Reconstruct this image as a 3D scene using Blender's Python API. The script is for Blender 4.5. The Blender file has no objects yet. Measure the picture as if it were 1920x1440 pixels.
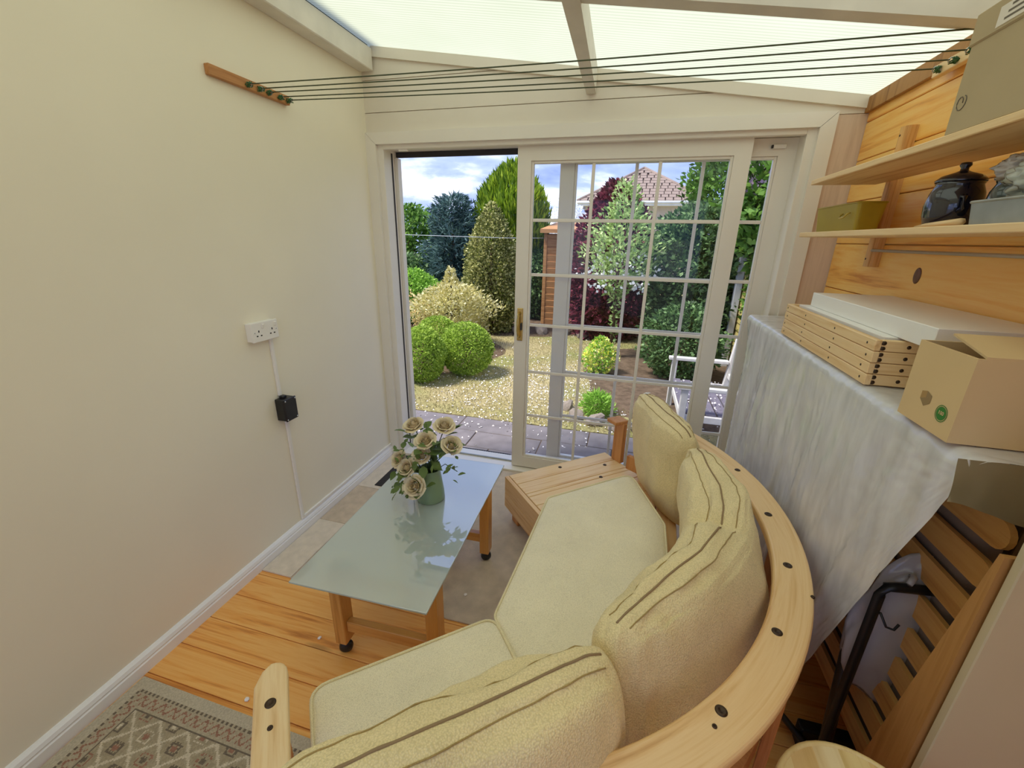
import bpy, bmesh, math, random
import numpy as np
from mathutils import Vector, Matrix, noise as mnoise

random.seed(7)
rng = np.random.default_rng(7)
SC = bpy.context.scene
COL = SC.collection
PI = math.pi

# ------------------------------------------------------------------ camera
cam_d = bpy.data.cameras.new('camera')
cam = bpy.data.objects.new('camera', cam_d)
COL.objects.link(cam)
cam_d.sensor_fit = 'HORIZONTAL'
cam_d.sensor_width = 36.0
cam_d.lens = 793.8 / 1920 * 36.0
cam_d.clip_start = 0.02
cam_d.clip_end = 300
_r = Vector((0.96428325, 0.26420182, 0.01884721))
_u = Vector((-0.10325137, 0.30941191, 0.94530599))
_f = Vector((-0.24392001, 0.91348873, -0.32563992))
cam.matrix_world = Matrix(((_r.x, _u.x, -_f.x, 1.5921), (_r.y, _u.y, -_f.y, -2.5173), (_r.z, _u.z, -_f.z, 1.5438), (0, 0, 0, 1)))
SC.camera = cam

# ------------------------------------------------------------------ view, world, sun
SC.view_settings.view_transform = 'Standard'
SC.view_settings.look = 'None'
SC.view_settings.gamma = 1.0
SC.view_settings.use_curve_mapping = False
SC.view_settings.exposure = 0.95
SC.cycles.use_denoising = True
SC.cycles.diffuse_bounces = 8
SC.cycles.transparent_max_bounces = 24
SKY = 0.80
SUN = 3.2

world = bpy.data.worlds.new('cloudy_sky')
SC.world = world
world.use_nodes = True
nt = world.node_tree
nt.nodes.clear()
def wn(t, **k):
    n = nt.nodes.new(t)
    for a, b in k.items():
        setattr(n, a, b)
    return n
_out = wn('ShaderNodeOutputWorld'); _bg = wn('ShaderNodeBackground'); _bg.inputs[1].default_value = SKY
_tc = wn('ShaderNodeTexCoord'); _sx = wn('ShaderNodeSeparateXYZ')
nt.links.new(_tc.outputs['Generated'], _sx.inputs[0])
_za = wn('ShaderNodeMath', operation='MAXIMUM'); _za.inputs[1].default_value = 0.0
nt.links.new(_sx.outputs[2], _za.inputs[0])
_zb = wn('ShaderNodeMath', operation='ADD'); _zb.inputs[1].default_value = 0.22
nt.links.new(_za.outputs[0], _zb.inputs[0])
_dx = wn('ShaderNodeMath', operation='DIVIDE'); _dy = wn('ShaderNodeMath', operation='DIVIDE')
nt.links.new(_sx.outputs[0], _dx.inputs[0]); nt.links.new(_zb.outputs[0], _dx.inputs[1])
nt.links.new(_sx.outputs[1], _dy.inputs[0]); nt.links.new(_zb.outputs[0], _dy.inputs[1])
_cb = wn('ShaderNodeCombineXYZ')
nt.links.new(_dx.outputs[0], _cb.inputs[0]); nt.links.new(_dy.outputs[0], _cb.inputs[1])
_no = wn('ShaderNodeTexNoise'); _no.inputs['Scale'].default_value = 1.25; _no.inputs['Detail'].default_value = 7; _no.inputs['Roughness'].default_value = 0.55; _no.inputs['Distortion'].default_value = 0.3
nt.links.new(_cb.outputs[0], _no.inputs['Vector'])
_cr = wn('ShaderNodeValToRGB')
_cr.color_ramp.elements[0].position = 0.40; _cr.color_ramp.elements[0].color = (0.25, 0.34, 0.74, 1)
_cr.color_ramp.elements[1].position = 0.68; _cr.color_ramp.elements[1].color = (1.25, 1.25, 1.28, 1)
_e = _cr.color_ramp.elements.new(0.52); _e.color = (0.42, 0.52, 0.88, 1)
nt.links.new(_no.outputs['Fac'], _cr.inputs[0])
nt.links.new(_cr.outputs[0], _bg.inputs[0]); nt.links.new(_bg.outputs[0], _out.inputs[0])

sun_d = bpy.data.lights.new('sun', 'SUN')
sun = bpy.data.objects.new('sun', sun_d); COL.objects.link(sun)
sun_d.energy = SUN; sun_d.angle = math.radians(14); sun_d.color = (1.0, 0.95, 0.86)
sun.rotation_euler = Vector((-0.46, -0.20, 0.87)).to_track_quat('Z', 'Y').to_euler()
sun.location = (-4, -6, 8)

# ------------------------------------------------------------------ material helpers
def srgb(r, g, b):
    f = lambda c: (c / 255 / 12.92) if c <= 10.31 else ((c / 255 + 0.055) / 1.055) ** 2.4
    return (f(r), f(g), f(b), 1.0)

def new_mat(name):
    m = bpy.data.materials.new(name); m.use_nodes = True
    n = m.node_tree.nodes; n.clear()
    return m, m.node_tree

def N(t, typ, **k):
    n = t.nodes.new(typ)
    ins = k.pop('ins', {})
    for a, b in k.items():
        setattr(n, a, b)
    for a, b in ins.items():
        n.inputs[a].default_value = b
    return n

def out_principled(t, rough=0.6, spec=0.5, **ins):
    o = N(t, 'ShaderNodeOutputMaterial'); p = N(t, 'ShaderNodeBsdfPrincipled')
    p.inputs['Roughness'].default_value = rough
    p.inputs['Specular IOR Level'].default_value = spec
    for a, b in ins.items():
        p.inputs[a.replace('_', ' ')].default_value = b
    t.links.new(p.outputs[0], o.inputs[0])
    return p, o

def ramp(t, fac, stops):
    r = N(t, 'ShaderNodeValToRGB'); e = r.color_ramp.elements
    e[0].position, e[0].color = stops[0]; e[1].position, e[1].color = stops[-1]
    for p, c in stops[1:-1]:
        x = e.new(p); x.color = c
    t.links.new(fac, r.inputs[0])
    return r

def coords(t, kind='Object', scale=(1, 1, 1), rand=False):
    tc = N(t, 'ShaderNodeTexCoord'); v = tc.outputs[kind]
    if rand:
        oi = N(t, 'ShaderNodeObjectInfo')
        mu = N(t, 'ShaderNodeMath', operation='MULTIPLY', ins={1: 37.0})
        t.links.new(oi.outputs['Random'], mu.inputs[0])
        ad = N(t, 'ShaderNodeVectorMath', operation='ADD')
        t.links.new(v, ad.inputs[0]); t.links.new(mu.outputs[0], ad.inputs[1]); v = ad.outputs[0]
    mp = N(t, 'ShaderNodeMapping'); mp.inputs['Scale'].default_value = scale
    t.links.new(v, mp.inputs[0])
    return mp.outputs[0]

def bump(t, p, h, strength=0.3, dist=0.01):
    b = N(t, 'ShaderNodeBump', ins={'Strength': strength, 'Distance': dist})
    t.links.new(h, b.inputs['Height']); t.links.new(b.outputs[0], p.inputs['Normal'])

def plain(name, c, rough=0.5, spec=0.5, metal=0.0, var=0.06, nscale=6.0, bumps=0.0, bscale=80, **ins):
    m, t = new_mat(name); p, o = out_principled(t, rough, spec, **ins)
    p.inputs['Metallic'].default_value = metal
    v = coords(t)
    n = N(t, 'ShaderNodeTexNoise', ins={'Scale': nscale, 'Detail': 5.0})
    t.links.new(v, n.inputs['Vector'])
    a = tuple(x * (1 - var) for x in c[:3]) + (1,); b = tuple(min(1, x * (1 + var)) for x in c[:3]) + (1,)
    r = ramp(t, n.outputs['Fac'], [(0.3, a), (0.7, b)])
    t.links.new(r.outputs[0], p.inputs['Base Color'])
    if bumps:
        n2 = N(t, 'ShaderNodeTexNoise', ins={'Scale': bscale, 'Detail': 3.0})
        t.links.new(v, n2.inputs['Vector']); bump(t, p, n2.outputs['Fac'], bumps, 0.004)
    return m

def wood(name, light, mid, dark, axis='X', rough=0.45, knots=True, cross=16.0, along=1.1, knot_col=None, rand=True, knot_scale=(1.6, 5.5), coat=0.0, knot_r=0.085, polar=None):
    """pine: growth lines along one axis, dark knots"""
    m, t = new_mat(name); p, o = out_principled(t, rough, 0.4)
    p.inputs['Coat Weight'].default_value = coat; p.inputs['Coat Roughness'].default_value = 0.25
    i = 'XYZ'.index(axis)
    s = [cross] * 3; s[i] = along
    v = coords(t, 'Object', tuple(s), rand)
    if polar:
        tc = N(t, 'ShaderNodeTexCoord'); sp_ = N(t, 'ShaderNodeSeparateXYZ'); t.links.new(tc.outputs['Object'], sp_.inputs[0])
        sb = N(t, 'ShaderNodeMath', operation='SUBTRACT', ins={1: polar[0]}); t.links.new(sp_.outputs[0], sb.inputs[0])
        at2 = N(t, 'ShaderNodeMath', operation='ARCTAN2'); t.links.new(sp_.outputs[1], at2.inputs[0]); t.links.new(sb.outputs[0], at2.inputs[1])
        cx_ = N(t, 'ShaderNodeCombineXYZ'); t.links.new(sb.outputs[0], cx_.inputs[0]); t.links.new(sp_.outputs[1], cx_.inputs[1])
        le = N(t, 'ShaderNodeVectorMath', operation='LENGTH'); t.links.new(cx_.outputs[0], le.inputs[0])
        cc_ = N(t, 'ShaderNodeCombineXYZ'); t.links.new(at2.outputs[0], cc_.inputs[0]); t.links.new(le.outputs['Value'], cc_.inputs[1]); t.links.new(sp_.outputs[2], cc_.inputs[2])
        mp_ = N(t, 'ShaderNodeMapping'); mp_.inputs['Scale'].default_value = tuple(s); t.links.new(cc_.outputs[0], mp_.inputs[0]); v = mp_.outputs[0]
    n1 = N(t, 'ShaderNodeTexNoise', ins={'Scale': 0.35, 'Detail': 2.0})
    t.links.new(v, n1.inputs['Vector'])
    vm = N(t, 'ShaderNodeVectorMath', operation='SCALE', ins={'Scale': 2.2}); t.links.new(n1.outputs['Color'], vm.inputs[0])
    va = N(t, 'ShaderNodeVectorMath', operation='ADD'); t.links.new(v, va.inputs[0]); t.links.new(vm.outputs[0], va.inputs[1])
    n2 = N(t, 'ShaderNodeTexNoise', ins={'Scale': 1.1, 'Detail': 6.0, 'Roughness': 0.62}); t.links.new(va.outputs[0], n2.inputs['Vector'])
    n3 = N(t, 'ShaderNodeTexNoise', ins={'Scale': 4.5, 'Detail': 3.0}); t.links.new(va.outputs[0], n3.inputs['Vector'])
    mx = N(t, 'ShaderNodeMath', operation='MULTIPLY_ADD', ins={1: 0.28}); t.links.new(n3.outputs['Fac'], mx.inputs[0]); 
    sc_ = N(t, 'ShaderNodeMath', operation='MULTIPLY', ins={1: 0.8}); t.links.new(n2.outputs['Fac'], sc_.inputs[0]); t.links.new(sc_.outputs[0], mx.inputs[2])
    r = ramp(t, mx.outputs[0], [(0.36, dark), (0.47, mid), (0.56, light), (0.72, mid)])
    colr = r.outputs[0]
    if knots:
        ks = [knot_scale[1]] * 3; ks[i] = knot_scale[0]
        kv = coords(t, 'Object', tuple(ks), rand)
        vo = N(t, 'ShaderNodeTexVoronoi', ins={'Scale': 1.0, 'Randomness': 1.0}); t.links.new(kv, vo.inputs['Vector'])
        sp = N(t, 'ShaderNodeSeparateColor'); t.links.new(vo.outputs['Color'], sp.inputs[0])
        lt = N(t, 'ShaderNodeMath', operation='LESS_THAN', ins={1: 0.42}); t.links.new(sp.outputs[0], lt.inputs[0])
        kr = ramp(t, vo.outputs['Distance'], [(0.0, (1, 1, 1, 1)), (knot_r * 0.7, (0.85, 0.85, 0.85, 1)), (knot_r * 1.7, (0, 0, 0, 1))])
        mu = N(t, 'ShaderNodeMath', operation='MULTIPLY'); t.links.new(kr.outputs[0], mu.inputs[0]); t.links.new(lt.outputs[0], mu.inputs[1])
        mi = N(t, 'ShaderNodeMix', data_type='RGBA'); t.links.new(mu.outputs[0], mi.inputs[0]); t.links.new(colr, mi.inputs[6])
        mi.inputs[7].default_value = knot_col or tuple(x * 0.35 for x in dark[:3]) + (1,)
        colr = mi.outputs[2]
    t.links.new(colr, p.inputs['Base Color'])
    bump(t, p, mx.outputs[0], 0.08, 0.003)
    return m

def fabric(name, c, scale=260.0, strength=0.5, var=0.10):
    m, t = new_mat(name); p, o = out_principled(t, 0.92, 0.15)
    p.inputs['Sheen Weight'].default_value = 0.15
    v = coords(t)
    n = N(t, 'ShaderNodeTexNoise', ins={'Scale': 7.0, 'Detail': 6.0, 'Roughness': 0.6}); t.links.new(v, n.inputs['Vector'])
    vx = N(t, 'ShaderNodeTexVoronoi', ins={'Scale': scale}); t.links.new(v, vx.inputs['Vector'])
    a = tuple(x * (1 - var) for x in c[:3]) + (1,); b = tuple(min(1, x * (1 + var)) for x in c[:3]) + (1,)
    r = ramp(t, n.outputs['Fac'], [(0.3, a), (0.7, b)])
    r2 = ramp(t, vx.outputs['Distance'], [(0.0, (1.06, 1.06, 1.06, 1)), (0.8, (0.80, 0.79, 0.76, 1))])
    mm = N(t, 'ShaderNodeMix', data_type='RGBA', blend_type='MULTIPLY', ins={0: 1.0})
    t.links.new(r.outputs[0], mm.inputs[6]); t.links.new(r2.outputs[0], mm.inputs[7])
    t.links.new(mm.outputs[2], p.inputs['Base Color'])
    bump(t, p, vx.outputs['Distance'], strength, 0.004)
    return m

def leaf_mat(name, cols, trans=0.35, gain=1.35):
    m, t = new_mat(name)
    o = N(t, 'ShaderNodeOutputMaterial'); g = N(t, 'ShaderNodeNewGeometry')
    cols = [tuple(min(0.95, x * gain) for x in c[:3]) + (1,) for c in cols]
    r = ramp(t, g.outputs['Random Per Island'], [(i / (len(cols) - 1), c) for i, c in enumerate(cols)])
    p = N(t, 'ShaderNodeBsdfPrincipled'); p.inputs['Roughness'].default_value = 0.5; p.inputs['Specular IOR Level'].default_value = 0.3
    tr = N(t, 'ShaderNodeBsdfTranslucent'); mx = N(t, 'ShaderNodeMixShader', ins={0: trans})
    t.links.new(r.outputs[0], p.inputs['Base Color']); t.links.new(r.outputs[0], tr.inputs['Color'])
    t.links.new(p.outputs[0], mx.inputs[1]); t.links.new(tr.outputs[0], mx.inputs[2]); t.links.new(mx.outputs[0], o.inputs[0])
    return m

M = {}
M['wall'] = plain('cream_paint', srgb(238, 231, 210), 0.55, 0.3, var=0.03, nscale=1.5, bumps=0.05, bscale=40)
M['upvc'] = plain('white_upvc', srgb(232, 226, 214), 0.3, 0.5, var=0.015)
M['clad'] = plain('cladding_white', srgb(228, 220, 205), 0.4, 0.4, var=0.03, nscale=3)
M['beam'] = plain('painted_beam', srgb(222, 216, 203), 0.5, 0.4, var=0.07, nscale=9)
M['skirt'] = plain('gloss_white_paint', srgb(240, 238, 234), 0.25, 0.5, var=0.02)
M['ply'] = wood('bare_plywood', srgb(222, 200, 178), srgb(213, 190, 168), srgb(200, 175, 152), 'Z', 0.6, False)
M['pine_wall'] = wood('varnished_wall_pine', srgb(252, 204, 116), srgb(247, 184, 88), srgb(214, 138, 54), 'Y', 0.32, True, knot_col=srgb(96, 52, 26), coat=0.2)
M['pine_floor'] = wood('varnished_floor_pine', srgb(246, 186, 104), srgb(238, 164, 78), srgb(190, 114, 48), 'X', 0.28, True, cross=20, along=0.9, knot_col=srgb(96, 48, 24), coat=0.3, knot_scale=(1.5, 7))
M['pine_pale'] = wood('pale_pine', srgb(238, 208, 158), srgb(230, 194, 140), srgb(206, 160, 104), 'Y', 0.5, True, cross=26, knot_col=srgb(120, 74, 42), knot_scale=(3, 9), knot_r=0.06)
M['pine_upright'] = wood('pine_upright', srgb(226, 180, 116), srgb(214, 162, 96), srgb(184, 128, 68), 'Z', 0.45, False, cross=30)
M['pine_x'] = wood('pale_pine_across', srgb(238, 208, 158), srgb(230, 194, 140), srgb(206, 160, 104), 'X', 0.5, True, cross=26, knot_col=srgb(120, 74, 42), knot_scale=(3, 9), knot_r=0.06)
M['pine_sofa'] = wood('sofa_pine', srgb(240, 206, 154), srgb(231, 190, 134), srgb(206, 156, 98), 'X', 0.38, True, cross=24, knot_col=srgb(112, 66, 36), coat=0.15, knot_scale=(3.5, 9), knot_r=0.06)
M['pine_rail'] = wood('sofa_pine_rail', srgb(240, 204, 150), srgb(231, 189, 130), srgb(206, 154, 94), 'X', 0.36, False, cross=26, along=1.4, coat=0.15, polar=(-0.19, 0))
M['pine_sofa_z'] = wood('sofa_pine_upright', srgb(206, 146, 88), srgb(190, 126, 70), srgb(160, 98, 50), 'Z', 0.4, False, cross=24)
M['pine_table'] = wood('table_pine', srgb(214, 158, 84), srgb(200, 140, 66), srgb(170, 112, 48), 'Z', 0.35, True, cross=24, coat=0.2)
M['pine_table_x'] = wood('table_pine_rail', srgb(214, 158, 84), srgb(200, 140, 66), srgb(170, 112, 48), 'X', 0.35, True, cross=24, coat=0.2)
M['bolt'] = plain('dark_bronze_bolt', srgb(70, 54, 40), 0.4, 0.5, 0.6)
M['seat'] = fabric('khaki_seat_fabric', srgb(246, 235, 203), 420, 0.25, 0.05)
M['cushion'] = fabric('straw_chenille', srgb(242, 222, 170), 300, 0.45, 0.07)
M['piping'] = fabric('piping_fabric', srgb(238, 224, 182), 500, 0.2)
M['stitch'] = fabric('stitched_seam', srgb(176, 150, 94), 500, 0.2)
M['zip'] = plain('zip_tape', srgb(150, 126, 92), 0.8, 0.2)
M['carpet'] = plain('beige_carpet', srgb(205, 188, 166), 0.95, 0.1, var=0.13, nscale=14, bumps=0.7, bscale=260)
M['carpet2'] = plain('pale_carpet_offcut', srgb(226, 211, 190), 0.95, 0.1, var=0.08, nscale=22, bumps=0.7, bscale=260)
M['carpet3'] = plain('tan_carpet_offcut', srgb(208, 188, 163), 0.95, 0.1, var=0.12, nscale=18, bumps=0.7, bscale=260)
M['mat'] = plain('charcoal_mat', srgb(62, 58, 56), 0.9, 0.2, var=0.2, nscale=60, bumps=0.6)
M['black'] = plain('black_plastic', srgb(30, 29, 30), 0.35, 0.5)
M['black_metal'] = plain('black_enamel_steel', srgb(34, 32, 32), 0.35, 0.5, 0.2)
M['white_plastic'] = plain('white_plastic', srgb(238, 234, 226), 0.3, 0.5, var=0.01)
M['dark'] = plain('dark_hole', srgb(20, 18, 17), 0.8, 0.1)
M['brass'] = plain('brass', srgb(206, 178, 108), 0.25, 0.5, 1.0, var=0.1, nscale=30)
M['chrome'] = plain('chrome', srgb(215, 220, 222), 0.12, 0.5, 1.0)
M['steel'] = plain('galvanised_steel', srgb(176, 178, 172), 0.42, 0.5, 0.8, var=0.12, nscale=18)
M['alu'] = plain('grey_rod', srgb(190, 184, 172), 0.35, 0.5, 0.5)
M['card'] = plain('cardboard', srgb(216, 188, 140), 0.85, 0.15, var=0.04, nscale=4)
M['card_in'] = plain('cardboard_inside', srgb(172, 140, 92), 0.9, 0.1)
M['card2'] = plain('grey_cardboard', srgb(184, 166, 132), 0.85, 0.15, var=0.05, nscale=5)
M['paper'] = plain('paper_label', srgb(228, 220, 206), 0.7, 0.2, var=0.02)
M['print'] = plain('printed_grey', srgb(120, 112, 100), 0.8, 0.1)
M['logo_green'] = plain('printed_green', srgb(70, 128, 62), 0.8, 0.1)
M['logo_brown'] = plain('printed_brown', srgb(150, 128, 92), 0.8, 0.1)
M['white_board'] = plain('white_foil_board', srgb(240, 238, 232), 0.4, 0.4, var=0.01)
M['tin'] = plain('olive_yellow_tin', srgb(168, 146, 36), 0.4, 0.5, 0.15, var=0.06)
M['tin_dark'] = plain('olive_tin_wire', srgb(198, 176, 90), 0.35, 0.5, 0.5)
M['enamel'] = plain('midnight_blue_enamel', srgb(22, 24, 44), 0.12, 0.6, 0.0, Coat_Weight=0.8)
M['frame_dark'] = plain('brown_black_steel', srgb(62, 52, 42), 0.4, 0.5, 0.3)
M['slat'] = wood('bed_slat_beech', srgb(214, 164, 96), srgb(204, 150, 82), srgb(184, 128, 66), 'Y', 0.45, False, cross=20)
M['ticking'] = plain('mauve_grey_mattress', srgb(140, 122, 108), 0.9, 0.15, var=0.08, bumps=0.3, bscale=120)
M['panel_cream'] = plain('cream_board', srgb(196, 182, 148), 0.6, 0.3, var=0.03)
M['brown_board'] = wood('brown_board_edge', srgb(176, 128, 70), srgb(160, 112, 56), srgb(130, 86, 40), 'Z', 0.6, False)
M['stool'] = wood('laminated_stool_wood', srgb(230, 208, 150), srgb(220, 194, 132), srgb(196, 160, 100), 'Y', 0.4, False, cross=14)
M['vase'] = plain('sage_green_enamel', srgb(128, 152, 118), 0.3, 0.5, var=0.02)
M['rose'] = plain('cream_rose_petal', srgb(226, 211, 176), 0.65, 0.25, var=0.12, nscale=40)
M['rose_leaf'] = leaf_mat('rose_leaf', [srgb(62, 84, 42), srgb(88, 108, 56), srgb(112, 124, 70)], 0.2)
M['stem'] = plain('green_stem', srgb(70, 92, 48), 0.6)
M['cord'] = plain('green_cord', srgb(70, 78, 50), 0.6, var=0.1)
M['cord_bright'] = plain('green_cord_knot', srgb(66, 110, 64), 0.6, var=0.1)
M['white_cord'] = plain('white_cord', srgb(222, 226, 226), 0.6)
M['bar'] = wood('old_pine_bar', srgb(190, 136, 84), srgb(174, 118, 68), srgb(140, 90, 48), 'Y', 0.6, False)
M['trim_dark'] = plain('dark_gasket', srgb(54, 52, 54), 0.6, 0.3)
# garden
M['soil'] = plain('garden_soil', srgb(96, 80, 66), 0.95, 0.1, var=0.3, nscale=14, bumps=0.8, bscale=30)
M['lawn'] = None
M['slab'] = plain('grey_slab', srgb(112, 106, 108), 0.8, 0.3, var=0.18, nscale=7, bumps=0.5, bscale=26)
M['petal'] = plain('fallen_petal', srgb(244, 238, 234), 0.8, 0.2, var=0.03)
M['shed'] = wood('shed_board', srgb(186, 138, 88), srgb(170, 120, 72), srgb(140, 94, 52), 'X', 0.7, False)
M['fence_wood'] = wood('weathered_fence', srgb(186, 170, 104), srgb(166, 150, 86), srgb(130, 118, 66), 'Y', 0.8, False)
M['post_grey'] = plain('concrete_post', srgb(196, 196, 198), 0.85, 0.2, var=0.1)
M['bench'] = plain('weathered_white_bench', srgb(200, 196, 192), 0.7, 0.3, var=0.08, nscale=20)
M['bench_seat'] = plain('grey_bench_slat', srgb(104, 98, 110), 0.75, 0.3, var=0.12, nscale=20)
M['tile'] = plain('brown_roof_tile', srgb(146, 128, 118), 0.85, 0.2, var=0.15, nscale=3)
M['tile_gap'] = plain('roof_underlay', srgb(92, 78, 74), 0.9, 0.1)
M['render_wall'] = plain('rendered_house_wall', srgb(200, 186, 168), 0.9, 0.2)
M['fascia'] = plain('white_fascia', srgb(236, 238, 242), 0.5, 0.3)
M['bark'] = plain('bark', srgb(86, 68, 54), 0.95, 0.1, var=0.3, nscale=20, bumps=0.7, bscale=30)
M['stone'] = plain('edging_stone', srgb(138, 126, 116), 0.9, 0.2, var=0.2, nscale=12, bumps=0.6, bscale=20)
L = {}
L['box'] = leaf_mat('box_leaf', [srgb(92, 116, 40), srgb(140, 166, 62), srgb(176, 196, 92)])
L['golden'] = leaf_mat('golden_leaf', [srgb(166, 160, 92), srgb(222, 212, 140), srgb(244, 240, 200)], gain=1.0)
L['holly'] = leaf_mat('variegated_leaf', [srgb(62, 72, 34), srgb(124, 128, 66), srgb(204, 200, 138)])
L['ygcon'] = leaf_mat('lime_conifer', [srgb(60, 88, 24), srgb(112, 140, 34), srgb(164, 182, 56)])
L['blue'] = leaf_mat('blue_conifer', [srgb(34, 54, 52), srgb(66, 92, 90), srgb(110, 136, 132)])
L['green'] = leaf_mat('mid_green_leaf', [srgb(44, 74, 26), srgb(84, 122, 48), srgb(128, 162, 76)])
L['bright'] = leaf_mat('bright_green_leaf', [srgb(86, 126, 40), srgb(124, 168, 62), srgb(164, 198, 92)])
L['maple'] = leaf_mat('purple_leaf', [srgb(50, 22, 32), srgb(94, 38, 54), srgb(134, 62, 74)])
L['pale'] = leaf_mat('pale_green_leaf', [srgb(96, 122, 62), srgb(148, 172, 100), srgb(196, 212, 146)])
L['dark'] = leaf_mat('dark_green_leaf', [srgb(40, 62, 34), srgb(74, 104, 58), srgb(124, 152, 98)])
L['yellow'] = leaf_mat('yellow_flower', [srgb(196, 192, 70), srgb(238, 228, 96), srgb(246, 240, 150)])
L['lilac'] = leaf_mat('lilac_flower', [srgb(176, 140, 186), srgb(214, 176, 214), srgb(238, 210, 232)])
L['white'] = leaf_mat('white_blossom', [srgb(228, 232, 222), srgb(244, 246, 240)])
L['grass'] = leaf_mat('dry_grass', [srgb(140, 132, 84), srgb(180, 168, 120), srgb(206, 194, 150)], gain=0.85)

def build_lawn_mat():
    m, t = new_mat('dry_lawn'); p, o = out_principled(t, 0.95, 0.1)
    v = coords(t)
    n = N(t, 'ShaderNodeTexNoise', ins={'Scale': 0.9, 'Detail': 4.0}); t.links.new(v, n.inputs['Vector'])
    n2 = N(t, 'ShaderNodeTexNoise', ins={'Scale': 40.0, 'Detail': 4.0}); t.links.new(v, n2.inputs['Vector'])
    r = ramp(t, n.outputs['Fac'], [(0.35, srgb(178, 164, 128)), (0.5, srgb(166, 154, 112)), (0.68, srgb(132, 140, 82))])
    r2 = ramp(t, n2.outputs['Fac'], [(0.3, (0.6, 0.6, 0.55, 1)), (0.7, (1.15, 1.15, 1.1, 1))])
    mm = N(t, 'ShaderNodeMix', data_type='RGBA', blend_type='MULTIPLY', ins={0: 1.0})
    t.links.new(r.outputs[0], mm.inputs[6]); t.links.new(r2.outputs[0], mm.inputs[7]); t.links.new(mm.outputs[2], p.inputs['Base Color'])
    bump(t, p, n2.outputs['Fac'], 0.8, 0.02)
    return m
M['lawn'] = build_lawn_mat()

def build_glass():
    m, t = new_mat('window_glass'); o = N(t, 'ShaderNodeOutputMaterial')
    tr = N(t, 'ShaderNodeBsdfTransparent', ins={'Color': (0.965, 0.98, 0.985, 1)}); gl = N(t, 'ShaderNodeBsdfGlossy', ins={'Roughness': 0.0})
    fr = N(t, 'ShaderNodeFresnel', ins={'IOR': 1.3}); mx = N(t, 'ShaderNodeMixShader')
    t.links.new(fr.outputs[0], mx.inputs[0]); t.links.new(tr.outputs[0], mx.inputs[1]); t.links.new(gl.outputs[0], mx.inputs[2]); t.links.new(mx.outputs[0], o.inputs[0])
    return m
M['glass'] = build_glass()

def build_frost():
    m, t = new_mat('frosted_table_glass')
    p, o = out_principled(t, 0.34, 0.5)
    p.inputs['Base Color'].default_value = srgb(214, 232, 224)
    p.inputs['Transmission Weight'].default_value = 0.62
    p.inputs['IOR'].default_value = 1.45
    p.inputs['Coat Weight'].default_value = 1.0; p.inputs['Coat Roughness'].default_value = 0.0; p.inputs['Coat IOR'].default_value = 2.6
    v = coords(t); n = N(t, 'ShaderNodeTexNoise', ins={'Scale': 3.0}); t.links.new(v, n.inputs['Vector'])
    r = ramp(t, n.outputs['Fac'], [(0.3, srgb(224, 240, 238)), (0.7, srgb(230, 245, 243))]); t.links.new(r.outputs[0], p.inputs['Base Color'])
    return m
M['frost'] = build_frost()

def build_poly_roof():
    m, t = new_mat('opal_polycarbonate'); o = N(t, 'ShaderNodeOutputMaterial')
    v = coords(t)
    w = N(t, 'ShaderNodeTexWave', wave_type='BANDS', bands_direction='Y', ins={'Scale': 14.0, 'Distortion': 0.0}); t.links.new(v, w.inputs['Vector'])
    n = N(t, 'ShaderNodeTexNoise', ins={'Scale': 1.6, 'Detail': 5.0}); t.links.new(v, n.inputs['Vector'])
    r = ramp(t, w.outputs['Fac'], [(0.0, (0.47, 0.49, 0.35, 1)), (1.0, (0.56, 0.575, 0.42, 1))])
    r2 = ramp(t, n.outputs['Fac'], [(0.3, (0.9, 0.92, 0.87, 1)), (0.7, (1, 1, 1, 1))])
    mm = N(t, 'ShaderNodeMix', data_type='RGBA', blend_type='MULTIPLY', ins={0: 1.0})
    t.links.new(r.outputs[0], mm.inputs[6]); t.links.new(r2.outputs[0], mm.inputs[7])
    tr = N(t, 'ShaderNodeBsdfTranslucent'); df = N(t, 'ShaderNodeBsdfDiffuse'); mx = N(t, 'ShaderNodeMixShader', ins={0: 0.16})
    gl = N(t, 'ShaderNodeBsdfGlossy', ins={'Roughness': 0.25}); m2 = N(t, 'ShaderNodeMixShader', ins={0: 0.03})
    t.links.new(mm.outputs[2], tr.inputs[0]); t.links.new(mm.outputs[2], df.inputs[0])
    t.links.new(tr.outputs[0], mx.inputs[1]); t.links.new(df.outputs[0], mx.inputs[2])
    t.links.new(mx.outputs[0], m2.inputs[1]); t.links.new(gl.outputs[0], m2.inputs[2]); t.links.new(m2.outputs[0], o.inputs[0])
    return m
M['roof'] = build_poly_roof()

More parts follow.
